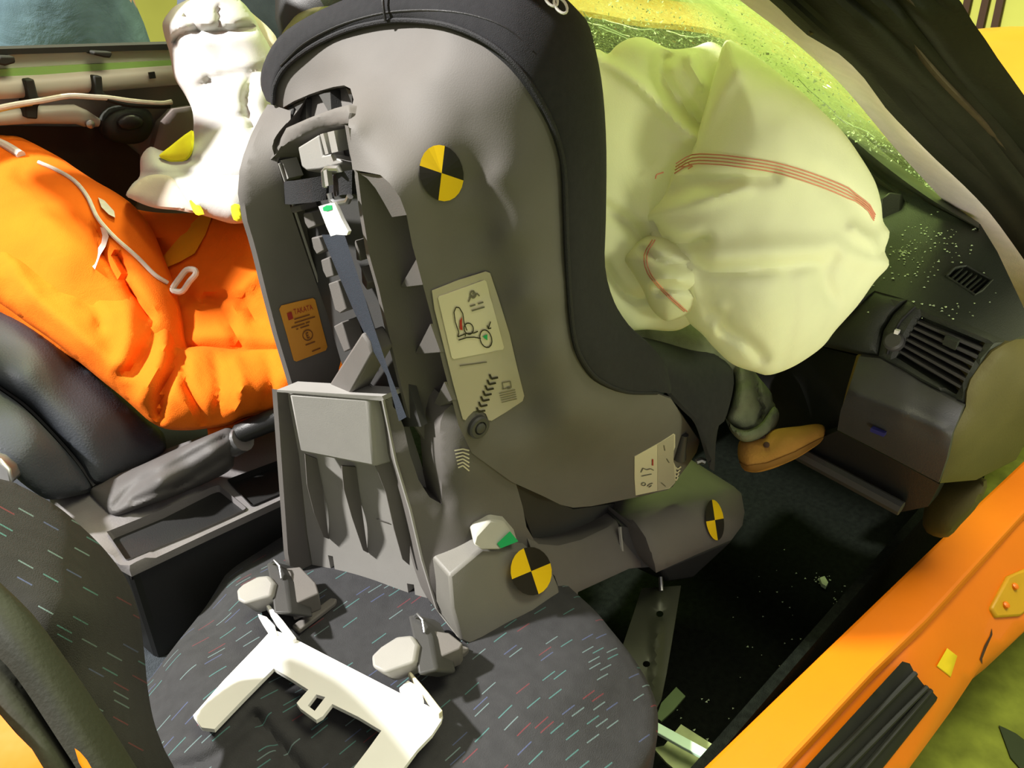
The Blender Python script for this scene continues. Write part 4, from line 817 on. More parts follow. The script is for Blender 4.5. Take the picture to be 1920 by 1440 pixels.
# base: back support with flanges and ribs
t0 = [(519, 732, 1.0), (718, 745, .95), (544, 1060, 1.148), (817, 1172, 1.095)]
ft0 = tps(t0)
def Q0(x, y, d=0.0): return PT(x, y, float(ft0(np.array([[x, y]]))[0])+d)
base = thing_base = patch('back_support', [(538, 736), (716, 748), (730, 800), (752, 865), (780, 955), (802, 1049), (830, 1135), (846, 1186), (817, 1173), (765, 1165), (700, 1141), (637, 1117), (610, 1099), (590, 1086), (576, 1000), (560, 850)], [(x, y, t+.035) for x, y, t in t0], m_grey_lit, cs, sp=14, sm=False, backvec=(.03, 0, -.01),
    holes=[[(615, 1041), (624, 1043), (634, 1109), (628, 1107)], [(763, 1094), (776, 1096), (783, 1154), (771, 1150)]])[0]
def qpatch(name, out, d, m, parent=base, **k):
    """side faces: d = list of (px,py,depth offset from the flange plane)"""
    return patch(name, out, [(x, y, float(ft0(np.array([[x, y]]))[0])+v) for x, y, v in d], m, parent, sp=12, sm=False, **k)
qpatch('support_flange', [(519, 732), (540, 735), (561, 850), (577, 1000), (593, 1087), (544, 1061), (540, 1037), (527, 850)], [(519, 732, 0), (540, 735, .036), (561, 850, .036), (593, 1087, .036), (544, 1061, 0), (527, 850, 0)], m_grey, backvec=(-.002, .008, 0))
MB().prism([Q0(x, y, d) for x, y, d in ((541, 737, -.002), (690, 748, -.002), (703, 876, -.004), (640, 864, -.004), (562, 848, -.004))], (.034, -.006, -.004)).build('support_pad', m_grey_lit, base, bevel=.004)
MB().prism([Q0(x, y, -.003) for x, y in ((519, 731), (716, 743), (720, 750), (717, 752), (690, 749), (519, 735))], (.03, 0, 0)).build('top_rim', m_grey_lit, base, smooth=False)
for out, L_, R_ in (([(572, 852), (594, 861), (604, 910), (617, 1011), (607, 1007), (589, 962), (576, 910)], ((572, 852), (576, 910), (589, 962)), ((594, 861), (604, 910), (617, 1011))),
                    ([(641, 874), (667, 876), (677, 944), (690, 1037), (681, 1032), (660, 970), (645, 917)], ((641, 874), (645, 917), (660, 970)), ((667, 876), (677, 944), (690, 1037))),
                    ([(692, 752), (716, 757), (744, 865), (770, 977), (768, 1060), (755, 1049), (739, 992), (724, 925), (705, 876)], ((692, 752), (705, 876), (724, 925)), ((716, 757), (744, 865), (770, 977)))):
    qpatch('support_rib', out, [(x, y, .004) for x, y in L_]+[(x, y, .032) for x, y in R_], m_grey, backvec=(.001, .003, 0))
for P in (((527, 735), (572, 855), (579, 1000), (598, 1085)),):
    pass
MB().tube([Q0(x, y, -.001) for x, y in ((718, 748), (742, 865), (769, 955), (791, 1049), (819, 1140))], .0022, 6).build('flange_edge', m_grey_lit, base)
qpatch('small_print', [segpoly((706, 973), (730, 981), 1.5)[k] for k in range(4)], [(706, 973, .033), (730, 981, .033), (718, 977, .033)], m_grey, back=.001)
# right cheek and column
ck, S_ck = patch('support_cheek', [(718, 747), (728, 751), (745, 772), (757, 800), (768, 850), (785, 900), (805, 932), (829, 946), (828, 900), (823, 830), (826, 790), (834, 770), (848, 758), (858, 775), (868, 806), (887, 852), (967, 905), (980, 950), (987, 988), (1000, 1010), (1008, 1040), (960, 1040), (900, 1040), (850, 1085), (826, 1110), (824, 1150), (817, 1135), (791, 1049), (769, 955), (742, 865)],
    [(x, y, Q0(x, y).y) for x, y in ((718, 747), (742, 865), (769, 955), (791, 1049), (817, 1135))]+[(757, 800, -.345), (785, 900, -.357), (829, 946, -.378), (823, 830, -.385), (848, 758, -.397), (868, 806, -.408), (887, 852, -.413), (967, 905, -.422), (987, 988, -.428), (1008, 1040, -.435), (900, 1040, -.415), (845, 1090, -.402), (850, 950, -.392), (836, 880, -.393), (862, 880, -.406), (900, 950, -.408)], m_grey, cs, mode='y', sp=12, sm=False, backvec=(.01, .05, 0))
decal('chevron_band', [p for i in range(6) for f in (i/5,) for p in (segpoly((857-5*f+7*(1-f)*.3, 877-33*f*0-34*(1-f)*0-32*f+0, ), (868, 873-31*f), 2.6), segpoly((868, 873-31*f), (880+3*f*0, 883-38*f), 2.6))], S_ck, m_sticker2, ck, off=.003)
# housing at the right foot
ht = [(821, 1094, 1.06), (842, 1080, 1.02), (905, 1027, 1.04), (943, 1029, 1.065), (990, 1028, 1.10), (1034, 1069, 1.15)]
hb_ = [(847, 1184, 1.085), (864, 1202, 1.04), (905, 1221, 1.06), (945, 1208, 1.08), (1002, 1176, 1.11), (1054, 1132, 1.155)]
hm = [((a[0]+b[0])/2-(6 if k < 2 else 0)+(4 if k == 5 else 0), (a[1]+b[1])/2, (a[2]+b[2])/2-.008) for k, (a, b) in enumerate(zip(ht, hb_))]
ho = MB().grid([[PT(*p) for p in ht], [PT(*p) for p in hm], [PT(*p) for p in hb_]], (.02, .09, -.005)).build('latch_housing', m_grey_lit, cs, angle=25, bevel=.004)
ho.data.materials[0] = mat('housing_plastic', (.165, .158, .138), .5, .4, .04, 20, .1, 600)
fh = tps(ht+hm+hb_); S_ho = lambda x, y, off=0: PT(x, y, float(fh(np.array([[x, y]]))[0])-off)
marker('crash_marker', (996, 1071), (36, -15), (-14, -43), S_ho, (1, 3), .013)
gb = MB().prism([S_ho(x, y, .012) for x, y in ((887, 1022), (891, 1004), (919, 974), (945, 979), (971, 1015), (936, 1032), (904, 1032))], (.02, .03, 0)).build('release_button', mat('button_plastic', (.42, .41, .36), .45, .4), cs, bevel=.003)
decal('button_indicator', [[(956, 996), (972, 1015), (939, 1028), (932, 1019)]], lambda x, y, off=0: S_ho(x, y, .0145), m_green, gb)
# base rail towards the front
ra, S_rl = patch('base_rail', [(985, 1000), (1010, 1020), (1047, 1023), (1090, 1012), (1140, 988), (1168, 968), (1210, 1000), (1228, 1060), (1180, 1066), (1084, 1110), (1082, 1120), (1058, 1132), (1040, 1080), (1000, 1040)], [(985, 1000, 1.11), (1047, 1023, 1.17), (1168, 968, 1.30), (1228, 1060, 1.29), (1084, 1110, 1.19), (1058, 1132, 1.16), (1000, 1040, 1.12)], m_grey, cs, sp=14, sm=False, bulge=.004, R=14, backvec=(.0, .10, -.02))
rf, S_rf = patch('base_foot', [(1150, 972), (1168, 958), (1240, 946), (1330, 928), (1352, 912), (1376, 912), (1390, 925), (1396, 960), (1392, 985), (1372, 1012), (1305, 1040), (1230, 1074), (1222, 1060), (1205, 1010), (1188, 985), (1170, 976)], [(1150, 972, 1.31), (1240, 946, 1.31), (1330, 928, 1.36), (1376, 912, 1.42), (1396, 960, 1.42), (1372, 1012, 1.38), (1340, 970, 1.335), (1305, 1040, 1.31), (1230, 1074, 1.25), (1190, 985, 1.26)], m_grey, cs, sp=12, sm=False, bulge=.010, R=18, backvec=(.03, .12, -.01))
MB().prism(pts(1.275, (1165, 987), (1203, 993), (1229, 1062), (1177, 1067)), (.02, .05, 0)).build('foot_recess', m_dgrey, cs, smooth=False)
MB().tube(pts(1.268, (1162, 988), (1167, 1045)), .003, 6).build('foot_edge', m_grey_lit, cs)
marker('crash_marker', (1340.5, 975), (16.5, -3), (-5.5, -38), S_rf, (0, 2), .007)
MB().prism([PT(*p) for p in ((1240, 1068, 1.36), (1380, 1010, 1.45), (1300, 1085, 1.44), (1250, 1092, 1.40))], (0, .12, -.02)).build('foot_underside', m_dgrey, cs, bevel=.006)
MB().box((.42, -.29, .560), (.36, .20, .06)).build('base_tray', m_dgrey, cs, smooth=False, bevel=.01)
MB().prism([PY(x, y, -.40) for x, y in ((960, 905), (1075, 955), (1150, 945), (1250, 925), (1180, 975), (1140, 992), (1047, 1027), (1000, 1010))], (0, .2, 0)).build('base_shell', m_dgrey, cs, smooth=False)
# two latch connectors
for hd, bd, arm, zz in (((443, 1104), (455, 1093), (483, 1080), (502, 1083), (507, 1097), (497, 1116), (458, 1130), (444, 1122)), ((498, 1056), (510, 1051), (523, 1062), (537, 1088), (545, 1150), (512, 1150), (508, 1110)), ((527, 1066), (563, 1062), (592, 1092), (598, 1112), (546, 1134)), 0), \
    (((696, 1227), (715, 1212), (743, 1193), (772, 1199), (777, 1217), (767, 1243), (721, 1260), (698, 1248)), ((763, 1153), (778, 1152), (792, 1161), (808, 1192), (820, 1257), (782, 1267), (776, 1215)), ((800, 1180), (842, 1186), (868, 1206), (862, 1216), (818, 1234)), 1):
    pass
CN = [dict(h=((442, 1106), (454, 1095), (482, 1080), (503, 1078), (514, 1092), (508, 1118), (497, 1120), (458, 1132), (444, 1124)), b=((498, 1056), (510, 1051), (523, 1062), (537, 1088), (545, 1150), (512, 1150), (508, 1110)), a=((527, 1066), (563, 1062), (592, 1092), (598, 1112), (546, 1134))),
      dict(h=((695, 1229), (713, 1212), (743, 1193), (772, 1190), (784, 1208), (778, 1242), (767, 1246), (721, 1262), (697, 1250)), b=((763, 1153), (778, 1152), (792, 1161), (808, 1192), (820, 1257), (782, 1267), (776, 1215)), a=((800, 1180), (842, 1186), (868, 1206), (862, 1216), (818, 1234)))]
for c_ in CN:
    bd = MB().prism([PZ(x, y, .585) for x, y in c_['b']], (.03, .0, -.03)).build('latch_connector', m_dgrey, cs, bevel=.004)
    MB().prism([PZ(x, y, .592) for x, y in c_['h']], (.018, .004, -.034)).build('connector_head', m_grey_lit, bd, bevel=.004)
    MB().prism([PZ(x, y, .575) for x, y in c_['a']], (0, 0, -.03)).build('connector_arm', m_grey, bd, bevel=.002)
    x, y = c_['b'][1]; MB().tube([PZ(x-2, y+4, .588), PZ(x+4, y-1, .597), PZ(x+14, y+10, .592), PZ(x+18, y+34, .588)], .0015, 6).build('connector_cable', m_steel, bd)
MB().prism([PZ(x, y, .545) for x, y in ((547, 1172), (620, 1120), (632, 1122), (628, 1130), (560, 1182))], (0, 0, -.008)).build('base_bar', m_grey, cs, bevel=.002)
MB().prism([PZ(x, y, .54) for x, y in ((820, 1233), (865, 1208), (880, 1214), (872, 1222), (828, 1245))], (0, 0, -.01)).build('base_bar', m_grey, cs, bevel=.002)
# ================================================================== passenger airbag
pa = thing('passenger_airbag', 'large inflated pale airbag with red stitching in front of the child seat', 'airbag', PT(1450, 560, 1.3))
mb = MB()
lobeA = ([(1060, 110), (1116, 92), (1139, 101), (1155, 86), (1180, 72), (1210, 71), (1255, 91), (1297, 89), (1340, 80), (1380, 130), (1390, 260), (1370, 420), (1330, 560), (1280, 616), (1213, 618), (1170, 617), (1100, 590), (1060, 400)],
    [(1060, 110, .99), (1210, 71, 1.05), (1340, 80, 1.07), (1390, 260, 1.08), (1330, 560, 1.12), (1213, 618, 1.13), (1100, 590, 1.08), (1060, 400, 1.04), (1200, 300, 1.09)])
V, Fc, _ = patch_mesh(*lobeA, sp=7, bulge=.04, R=90, pillow=.05, nz=((110, .012, 1.7),), creases=[([(1250, 95), (1240, 140), (1290, 210), (1330, 250)], 16, .03), ([(1125, 110), (1200, 160), (1270, 230), (1310, 260)], 14, -.018), ([(1290, 90), (1300, 130), (1320, 160)], 12, -.02), ([(1130, 390), (1180, 420), (1215, 470)], 16, .02), ([(1135, 500), (1165, 545), (1200, 560), (1240, 548)], 10, .012)])
mb.add(V, Fc)
lobeB = ([(1361, 76), (1388, 86), (1430, 114), (1498, 168), (1544, 211), (1581, 248), (1613, 293), (1640, 339), (1652, 380), (1656, 415), (1668, 435), (1664, 455), (1659, 472), (1667, 497), (1641, 527), (1608, 573), (1567, 619), (1540, 652), (1490, 686), (1444, 703), (1417, 698), (1374, 683), (1340, 653), (1317, 627), (1293, 606), (1262, 570), (1240, 520), (1222, 468), (1208, 412), (1222, 390), (1246, 362), (1264, 318), (1290, 300), (1305, 260), (1325, 190), (1343, 125)],
    [(1361, 76, 1.03), (1498, 168, 1.02), (1613, 293, 1.06), (1656, 415, 1.12), (1667, 497, 1.14), (1567, 619, 1.13), (1444, 703, 1.13), (1340, 653, 1.12), (1262, 570, 1.12), (1222, 468, 1.09), (1208, 412, 1.08), (1264, 318, 1.06), (1325, 190, 1.04), (1430, 400, 1.06), (1430, 560, 1.07), (1470, 250, 1.02)])
V, Fc, S_b = patch_mesh(*lobeB, sp=9, bulge=.08, R=120, pillow=.07, nz=((130, .010, 3.3), (50, .002, 6.)), creases=[
    ([(1300, 260), (1345, 180), (1380, 130)], 20, -.015), ([(1250, 362), (1300, 345), (1380, 335), (1450, 330)], 16, .016), ([(1225, 395), (1280, 385), (1340, 370), (1400, 350)], 14, -.012),
    ([(1226, 420), (1262, 455), (1320, 450)], 12, .022), ([(1290, 470), (1310, 500), (1340, 508), (1430, 505), (1530, 495)], 12, .012), ([(1340, 480), (1440, 470), (1560, 470), (1650, 500)], 24, -.012),
    ([(1345, 590), (1365, 620), (1400, 640), (1430, 670)], 13, .020), ([(1330, 640), (1345, 600), (1350, 580)], 12, -.012), ([(1480, 520), (1485, 590), (1470, 680)], 16, .008), ([(1560, 480), (1545, 520), (1560, 560)], 16, .014), ([(1600, 430), (1640, 460), (1660, 490)], 12, -.016), ([(1540, 330), (1600, 380), (1640, 430)], 20, .010), ([(1290, 520), (1305, 560), (1318, 620)], 12, -.012)])
mb.add(V, Fc)
lobeC = ([(1169, 486), (1191, 458), (1222, 440), (1262, 450), (1300, 480), (1315, 530), (1305, 570), (1285, 592), (1262, 600), (1246, 601), (1222, 580), (1205, 543), (1188, 515)],
    [(1169, 486, 1.07), (1222, 440, 1.07), (1300, 480, 1.05), (1315, 530, 1.05), (1285, 592, 1.08), (1222, 580, 1.08), (1240, 520, 1.045)])
V, Fc, S_c = patch_mesh(*lobeC, sp=8, bulge=.045, R=50, pillow=.06, nz=((40, .003, 2.),), creases=[([(1205, 470), (1240, 490), (1290, 500)], 8, .016), ([(1235, 545), (1270, 540), (1300, 545)], 8, .016), ([(1215, 530), (1245, 520), (1275, 525)], 9, -.012)])
mb.add(V, Fc)
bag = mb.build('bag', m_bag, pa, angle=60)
band = [(1266, 316), (1297, 299), (1340, 299), (1379, 303), (1452, 314), (1521, 334), (1590, 362), (1630, 390), (1640, 408)]
for k in range(4):
    d = (k-1.5)*6
    MB().tube([S_b(x-d*.15, y+d*(1 if x < 1600 else .6), .0025) for x, y in cat([(x, y) for x, y in band], step=14)], .0008, 6).build('stitching', m_thread, bag)
for d in (0, 5):
    MB().tube([S_c(x+d, y, .0025) for x, y in cat([(1223, 450), (1208, 478), (1214, 512), (1244, 548), (1283, 584)], step=10)], .0008, 6).build('stitching', m_thread, bag)
decal('red_arrow', [segpoly((1272, 313), (1296, 311), 2), segpoly((1290, 306), (1299, 312), 2), segpoly((1290, 317), (1299, 311), 2)], S_b, m_thread, bag, off=.004)
S_a = patch_mesh(*lobeA, sp=60, bulge=.04, R=90, pillow=.05)[2]
MB().tube([S_a(x, y, .022) for x, y in cat([(1229, 335), (1231, 328), (1238, 325), (1244, 323)], n=3)], .0010, 6).build('red_mark', m_thread, bag)
# ================================================================== driver airbag
dag = thing('driver_airbag', 'white sagging driver airbag with yellow stain draped above orange dummy', 'airbag', PT(380, 380, 1.4))
mb = MB()
V, Fc, S_w = patch_mesh([(330, 10), (367, -8), (410, -25), (450, 0), (472, 25), (488, 55), (505, 85), (512, 110), (520, 200), (515, 330), (500, 420), (463, 418), (433, 419), (395, 408), (360, 398), (330, 392), (283, 387), (250, 374), (236, 366), (248, 345), (262, 330), (264, 295), (282, 275), (305, 283), (335, 275), (352, 262), (362, 247), (361, 210), (347, 178), (327, 145), (318, 100), (307, 63), (305, 42), (315, 25)],
    [(367, -8, 1.46), (450, 0, 1.46), (512, 110, 1.44), (500, 420, 1.30), (433, 419, 1.27), (283, 387, 1.33), (236, 366, 1.38), (264, 295, 1.42), (362, 247, 1.42), (327, 145, 1.44), (307, 63, 1.46), (420, 250, 1.38), (400, 340, 1.31)],
    sp=8, bulge=.05, R=60, pillow=.10, nz=((70, .014, 8.), (35, .003, 4.)), creases=[([(328, 80), (345, 62), (400, 60), (470, 52)], 9, .025), ([(350, 30), (370, 55)], 7, .016), ([(410, 15), (412, 45)], 6, .014), ([(355, 85), (380, 120), (395, 150)], 8, .010), ([(380, 160), (420, 145), (500, 130)], 10, .012), ([(470, 150), (462, 190), (475, 235)], 10, .022), ([(460, 215), (400, 240), (370, 262)], 8, .010), ([(270, 330), (340, 325), (400, 330), (460, 328)], 8, .012), ([(300, 285), (320, 305), (370, 300)], 8, .016), ([(330, 335), (360, 370), (372, 395)], 10, -.012)])
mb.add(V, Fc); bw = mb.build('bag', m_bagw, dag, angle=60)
MB().tube([PT(440, 330, 1.36), PT(500, 330, 1.50), (.75, .36, .90), (1.15, .36, .74)], [.06, .05, .035, .035], 14).build('steering_column', m_black, dag)
patch('rear_fold', [(430, -10), (445, -5), (470, 22), (500, 48), (517, 68), (522, 82), (505, 100), (480, 95), (470, 60), (440, 30)], [(430, -10, 1.47), (517, 68, 1.46), (505, 100, 1.45), (440, 30, 1.46)], m_bagshade, bw, sp=10, bulge=.01, R=20, pillow=.04)
patch('side_flap', [(238, 367), (250, 350), (275, 330), (310, 328), (330, 340), (350, 365), (372, 398), (330, 394), (283, 388)], [(238, 367, 1.345), (275, 330, 1.34), (330, 340, 1.29), (372, 398, 1.255), (283, 388, 1.295)], m_bagshade, bw, sp=9, bulge=.012, R=20, pillow=.02)
patch('stain', [(298, 292), (318, 275), (350, 250), (363, 246), (362, 280), (350, 300), (325, 304), (310, 300)], [(298, 292, 1.375), (350, 250, 1.375), (362, 280, 1.345), (325, 304, 1.36)], m_yel, bw, sp=8, bulge=.012, R=16, pillow=.02)
patch('stain', [(352, 365), (362, 368), (375, 385), (383, 402), (372, 404), (362, 396)], [(352, 365, 1.262), (383, 402, 1.235), (362, 396, 1.245)], m_yel, bw, sp=8, bulge=.006, R=12, pillow=.01)
patch('stain', [(433, 386), (448, 383), (455, 400), (452, 414), (438, 412)], [(433, 386, 1.215), (455, 400, 1.215), (438, 412, 1.215)], m_yel, bw, sp=8, bulge=.004, R=10, pillow=.01)
# ================================================================== dummy in the driver seat
dm = thing('crash_dummy', 'dummy in orange coverall reclining in the driver seat, arm bent', 'dummy', (.05, .36, .5))
mb = MB()
V, Fc, S_to = patch_mesh([(-200, 180), (-60, 215), (0, 248), (40, 258), (110, 294), (140, 314), (180, 340), (217, 361), (253, 388), (285, 430), (310, 490), (330, 545), (345, 620), (345, 690), (200, 700), (0, 600), (-200, 500)],
    [(-200, 180, 1.52), (0, 248, 1.50), (110, 294, 1.48), (217, 361, 1.44), (310, 490, 1.37), (345, 620, 1.32), (345, 690, 1.30), (0, 600, 1.30), (-200, 500, 1.30), (100, 420, 1.36)], sp=13, bulge=.05, R=70, pillow=.16,
    nz=((80, .008, 2.),), creases=[([(180, 430), (210, 510), (250, 560)], 9, .02), ([(225, 480), (245, 540), (282, 600)], 7, .035), ([(40, 330), (140, 420), (190, 480)], 14, .012)])
mb.add(V, Fc)
V, Fc, S_lg = patch_mesh([(200, 372), (253, 392), (330, 400), (480, 395), (560, 420), (640, 560), (640, 740), (540, 700), (440, 680), (340, 668), (300, 600), (240, 500)],
    [(200, 372, 1.50), (330, 400, 1.47), (560, 420, 1.42), (640, 740, 1.30), (440, 680, 1.33), (300, 600, 1.38), (400, 520, 1.40)], sp=13, bulge=.04, R=60, pillow=.14, nz=((80, .008, 5.),),
    creases=[([(262, 470), (290, 460), (310, 470)], 12, .03), ([(345, 540), (370, 570), (440, 560), (480, 600)], 10, .016), ([(390, 560), (420, 580), (450, 650)], 9, .014), ([(420, 570), (480, 520)], 10, -.012), ([(350, 640), (420, 630), (520, 640)], 16, -.014)])
mb.add(V, Fc)
V, Fc, S_am = patch_mesh([(-200, 250), (-40, 330), (30, 395), (60, 440), (140, 500), (200, 540), (240, 542), (262, 565), (282, 592), (302, 598), (322, 618), (330, 640), (342, 652), (380, 649), (440, 654), (520, 651), (570, 655), (600, 700), (560, 752), (520, 770), (460, 782), (430, 796), (392, 803), (350, 807), (310, 804), (281, 790), (258, 770), (230, 745), (190, 713), (150, 680), (100, 640), (60, 612), (0, 572), (-100, 520), (-200, 470)],
    [(-200, 250, 1.42), (-40, 330, 1.42), (60, 440, 1.38), (200, 540, 1.33), (322, 618, 1.30), (440, 654, 1.31), (570, 655, 1.30), (560, 752, 1.26), (430, 796, 1.23), (310, 804, 1.22), (230, 745, 1.23), (100, 640, 1.255), (-100, 520, 1.28), (150, 600, 1.27), (320, 710, 1.24), (450, 720, 1.25)], sp=10, bulge=.055, R=65, pillow=.11,
    nz=((70, .008, 6.), (30, .002, 3.)), creases=[([(330, 640), (325, 690), (305, 735), (296, 790)], 9, .030), ([(345, 655), (350, 720), (385, 795)], 9, .018), ([(300, 600), (260, 680), (225, 700)], 11, .020), ([(315, 640), (280, 720), (260, 760)], 13, -.016), ([(245, 580), (240, 640), (225, 700)], 16, -.014), ([(400, 660), (412, 720), (405, 790)], 9, .010), ([(440, 670), (455, 720), (440, 780)], 9, -.010), ([(30, 470), (110, 500), (210, 530)], 13, .022), ([(20, 480), (70, 560), (140, 620), (220, 690)], 18, -.014), ([(120, 540), (180, 580), (190, 610)], 12, .014), ([(500, 660), (510, 720), (490, 770)], 10, .010)])
mb.add(V, Fc)
V, Fc, S_cf = patch_mesh([(388, 800), (430, 792), (470, 780), (520, 768), (570, 750), (570, 770), (520, 778), (460, 800), (392, 829)], [(388, 800, 1.25), (570, 750, 1.27), (392, 829, 1.25), (520, 778, 1.26)], sp=9, bulge=.012, R=14, pillow=.04, sm=False)
mb.add(V, Fc)
body = mb.build('coverall', m_coverall, dm, angle=60)
MB().lathe((-.50, .44, 1.13), (.25, 0, 1), [(.01, -.20), (.055, -.19), (.05, -.12), (.07, -.09), (.085, -.03), (.088, .03), (.075, .08), (.045, .11), (.01, .12)], 20).build('head', mat('dummy_vinyl', (.45, .30, .12), .5, .4), dm)
patch('reflective_band', [(290, 500), (330, 452), (356, 422), (377, 402), (398, 404), (385, 440), (365, 475), (335, 492), (308, 503)], [(x, y, tof(S_lg(x, y, .008))) for x, y in ((290, 500), (377, 402), (398, 404), (365, 475), (330, 470))], m_coverall2, body, sp=10, sm=False, back=.004)
patch('reflective_band', [(217, 430), (222, 395), (240, 392), (256, 400), (248, 425), (232, 442)], [(x, y, tof(S_lg(x, y, .012))) for x, y in ((217, 430), (240, 392), (256, 400), (232, 442))], m_coverall2, body, sp=10, sm=False, back=.004)
def cord(name, P, S, r, m=m_piping, off=.004): return MB().tube([S(x, y, off) for x, y in cat(P, step=10)], r, 8).build(name, m, body)
cord('zip', [(72, 304), (105, 318), (133, 334), (152, 352), (167, 374), (176, 395), (187, 414), (215, 445), (257, 482), (290, 515), (314, 530)], S_to, .0035, off=.006)
cord('collar_tape', [(-30, 262), (0, 268), (20, 278), (40, 291)], S_to, .008, off=.004)
patch('pocket_tab', [(188, 426), (198, 428), (204, 443), (198, 462), (188, 478), (178, 505), (172, 498), (178, 474), (190, 455), (192, 442)], [(x, y, tof(S_to(x, y, .010))) for x, y in ((188, 426), (204, 443), (178, 505), (188, 465))], m_piping, body, sp=8, sm=False, back=.004)
patch('pocket_tab', [(184, 370), (196, 376), (214, 396), (216, 408), (204, 402), (190, 388)], [(x, y, tof(S_to(x, y, .010))) for x, y in ((184, 370), (216, 408), (204, 402), (190, 388))], m_piping, body, sp=8, sm=False, back=.004)
lpz = [(324, 540), (338, 520), (350, 506), (364, 506), (367, 514), (355, 528), (342, 546), (328, 546)]
MB().tube([PT(x, y, 1.315) for x, y in cat(lpz, True, n=3)]+[PT(324, 540, 1.315)], .005, 8).build('loop_tab', m_piping, body)
# ================================================================== child dummy in the seat
cdm = thing('child_dummy', 'child dummy leg in rolled olive trousers and tan shoe below the airbag', 'dummy', (.45, -.30, .72))
mb = MB()
V, Fc, S_tr = patch_mesh([(1360, 660), (1400, 660), (1418, 700), (1432, 718), (1447, 738), (1449, 752), (1455, 765), (1440, 790), (1430, 812), (1400, 815), (1375, 800), (1362, 782), (1372, 750), (1376, 710)], [(1360, 660, 1.31), (1400, 660, 1.33), (1449, 745, 1.345), (1430, 812, 1.32), (1362, 782, 1.29), (1400, 750, 1.295)], sp=7, bulge=.03, R=28, pillow=.07, nz=((20, .006, 3.),), creases=[([(1418, 705), (1420, 740), (1428, 765), (1422, 790)], 5, .025), ([(1390, 700), (1385, 760)], 8, -.006)])
mb.add(V, Fc)
# the hidden hips and chest in the seat shell
hip = [((.40, -.285, .80), .085), ((.36, -.285, .90), .085), ((.34, -.285, 1.00), .08), ((.335, -.285, 1.07), .045), ((.335, -.285, 1.10), .03)]
mb.tube([h[0] for h in hip], [h[1] for h in hip], 16)
kn_ = PT(1378, 672, 1.345)
mb.tube([(.40, -.30, .80), (.52, -.36, .81), tuple(kn_)], [.075, .06, .045], 14)
trs = mb.build('trousers', m_khaki, cdm, angle=70)
MB().lathe((.335, -.285, 1.18), (0, 0, 1), [(.01, -.09), (.05, -.08), (.068, -.04), (.075, 0), (.07, .04), (.045, .075), (.01, .09)], 20).build('head', m_skin, cdm)
patch('rolled_cuff', [(1360, 783), (1376, 800), (1400, 806), (1425, 795), (1440, 775), (1452, 762), (1461, 775), (1457, 795), (1446, 810), (1432, 820), (1408, 828), (1388, 826), (1370, 808)], [(1360, 783, 1.285), (1400, 806, 1.265), (1452, 762, 1.32), (1457, 795, 1.315), (1408, 828, 1.275)], m_khaki, trs, sp=7, bulge=.018, R=14, pillow=.05)
sh, S_sho = patch('shoe', [(1386, 828), (1400, 822), (1428, 818), (1448, 806), (1472, 802), (1500, 799), (1518, 796), (1535, 795), (1546, 800), (1547, 815), (1538, 830), (1520, 843), (1498, 857), (1473, 869), (1445, 880), (1417, 886), (1396, 882), (1387, 868), (1383, 850)], [(1386, 828, 1.30), (1448, 806, 1.30), (1535, 795, 1.30), (1547, 815, 1.295), (1498, 857, 1.28), (1417, 886, 1.28), (1383, 850, 1.29)], m_suede, cdm, sp=7, bulge=.030, R=28, pillow=.06, creases=[([(1392, 838), (1420, 842), (1445, 838), (1460, 815)], 4, .004)])
patch('sole', [(1385, 866), (1400, 874), (1440, 868), (1490, 848), (1535, 824), (1544, 820), (1537, 830), (1498, 856), (1473, 868), (1417, 885), (1396, 881)], None, m_sole, sh, sp=6, sm=False, surf=S_sho, off=.003, back=.02)
for x, y in ((1430, 820), (1437, 834)):
    MB().lathe(S_sho(x, y, .001), (S_sho(x, y, .1)-S_sho(x, y, 0)), [(.005, -.002), (.0045, .003), (.002, .004)], 12).build('button', m_board, sh)
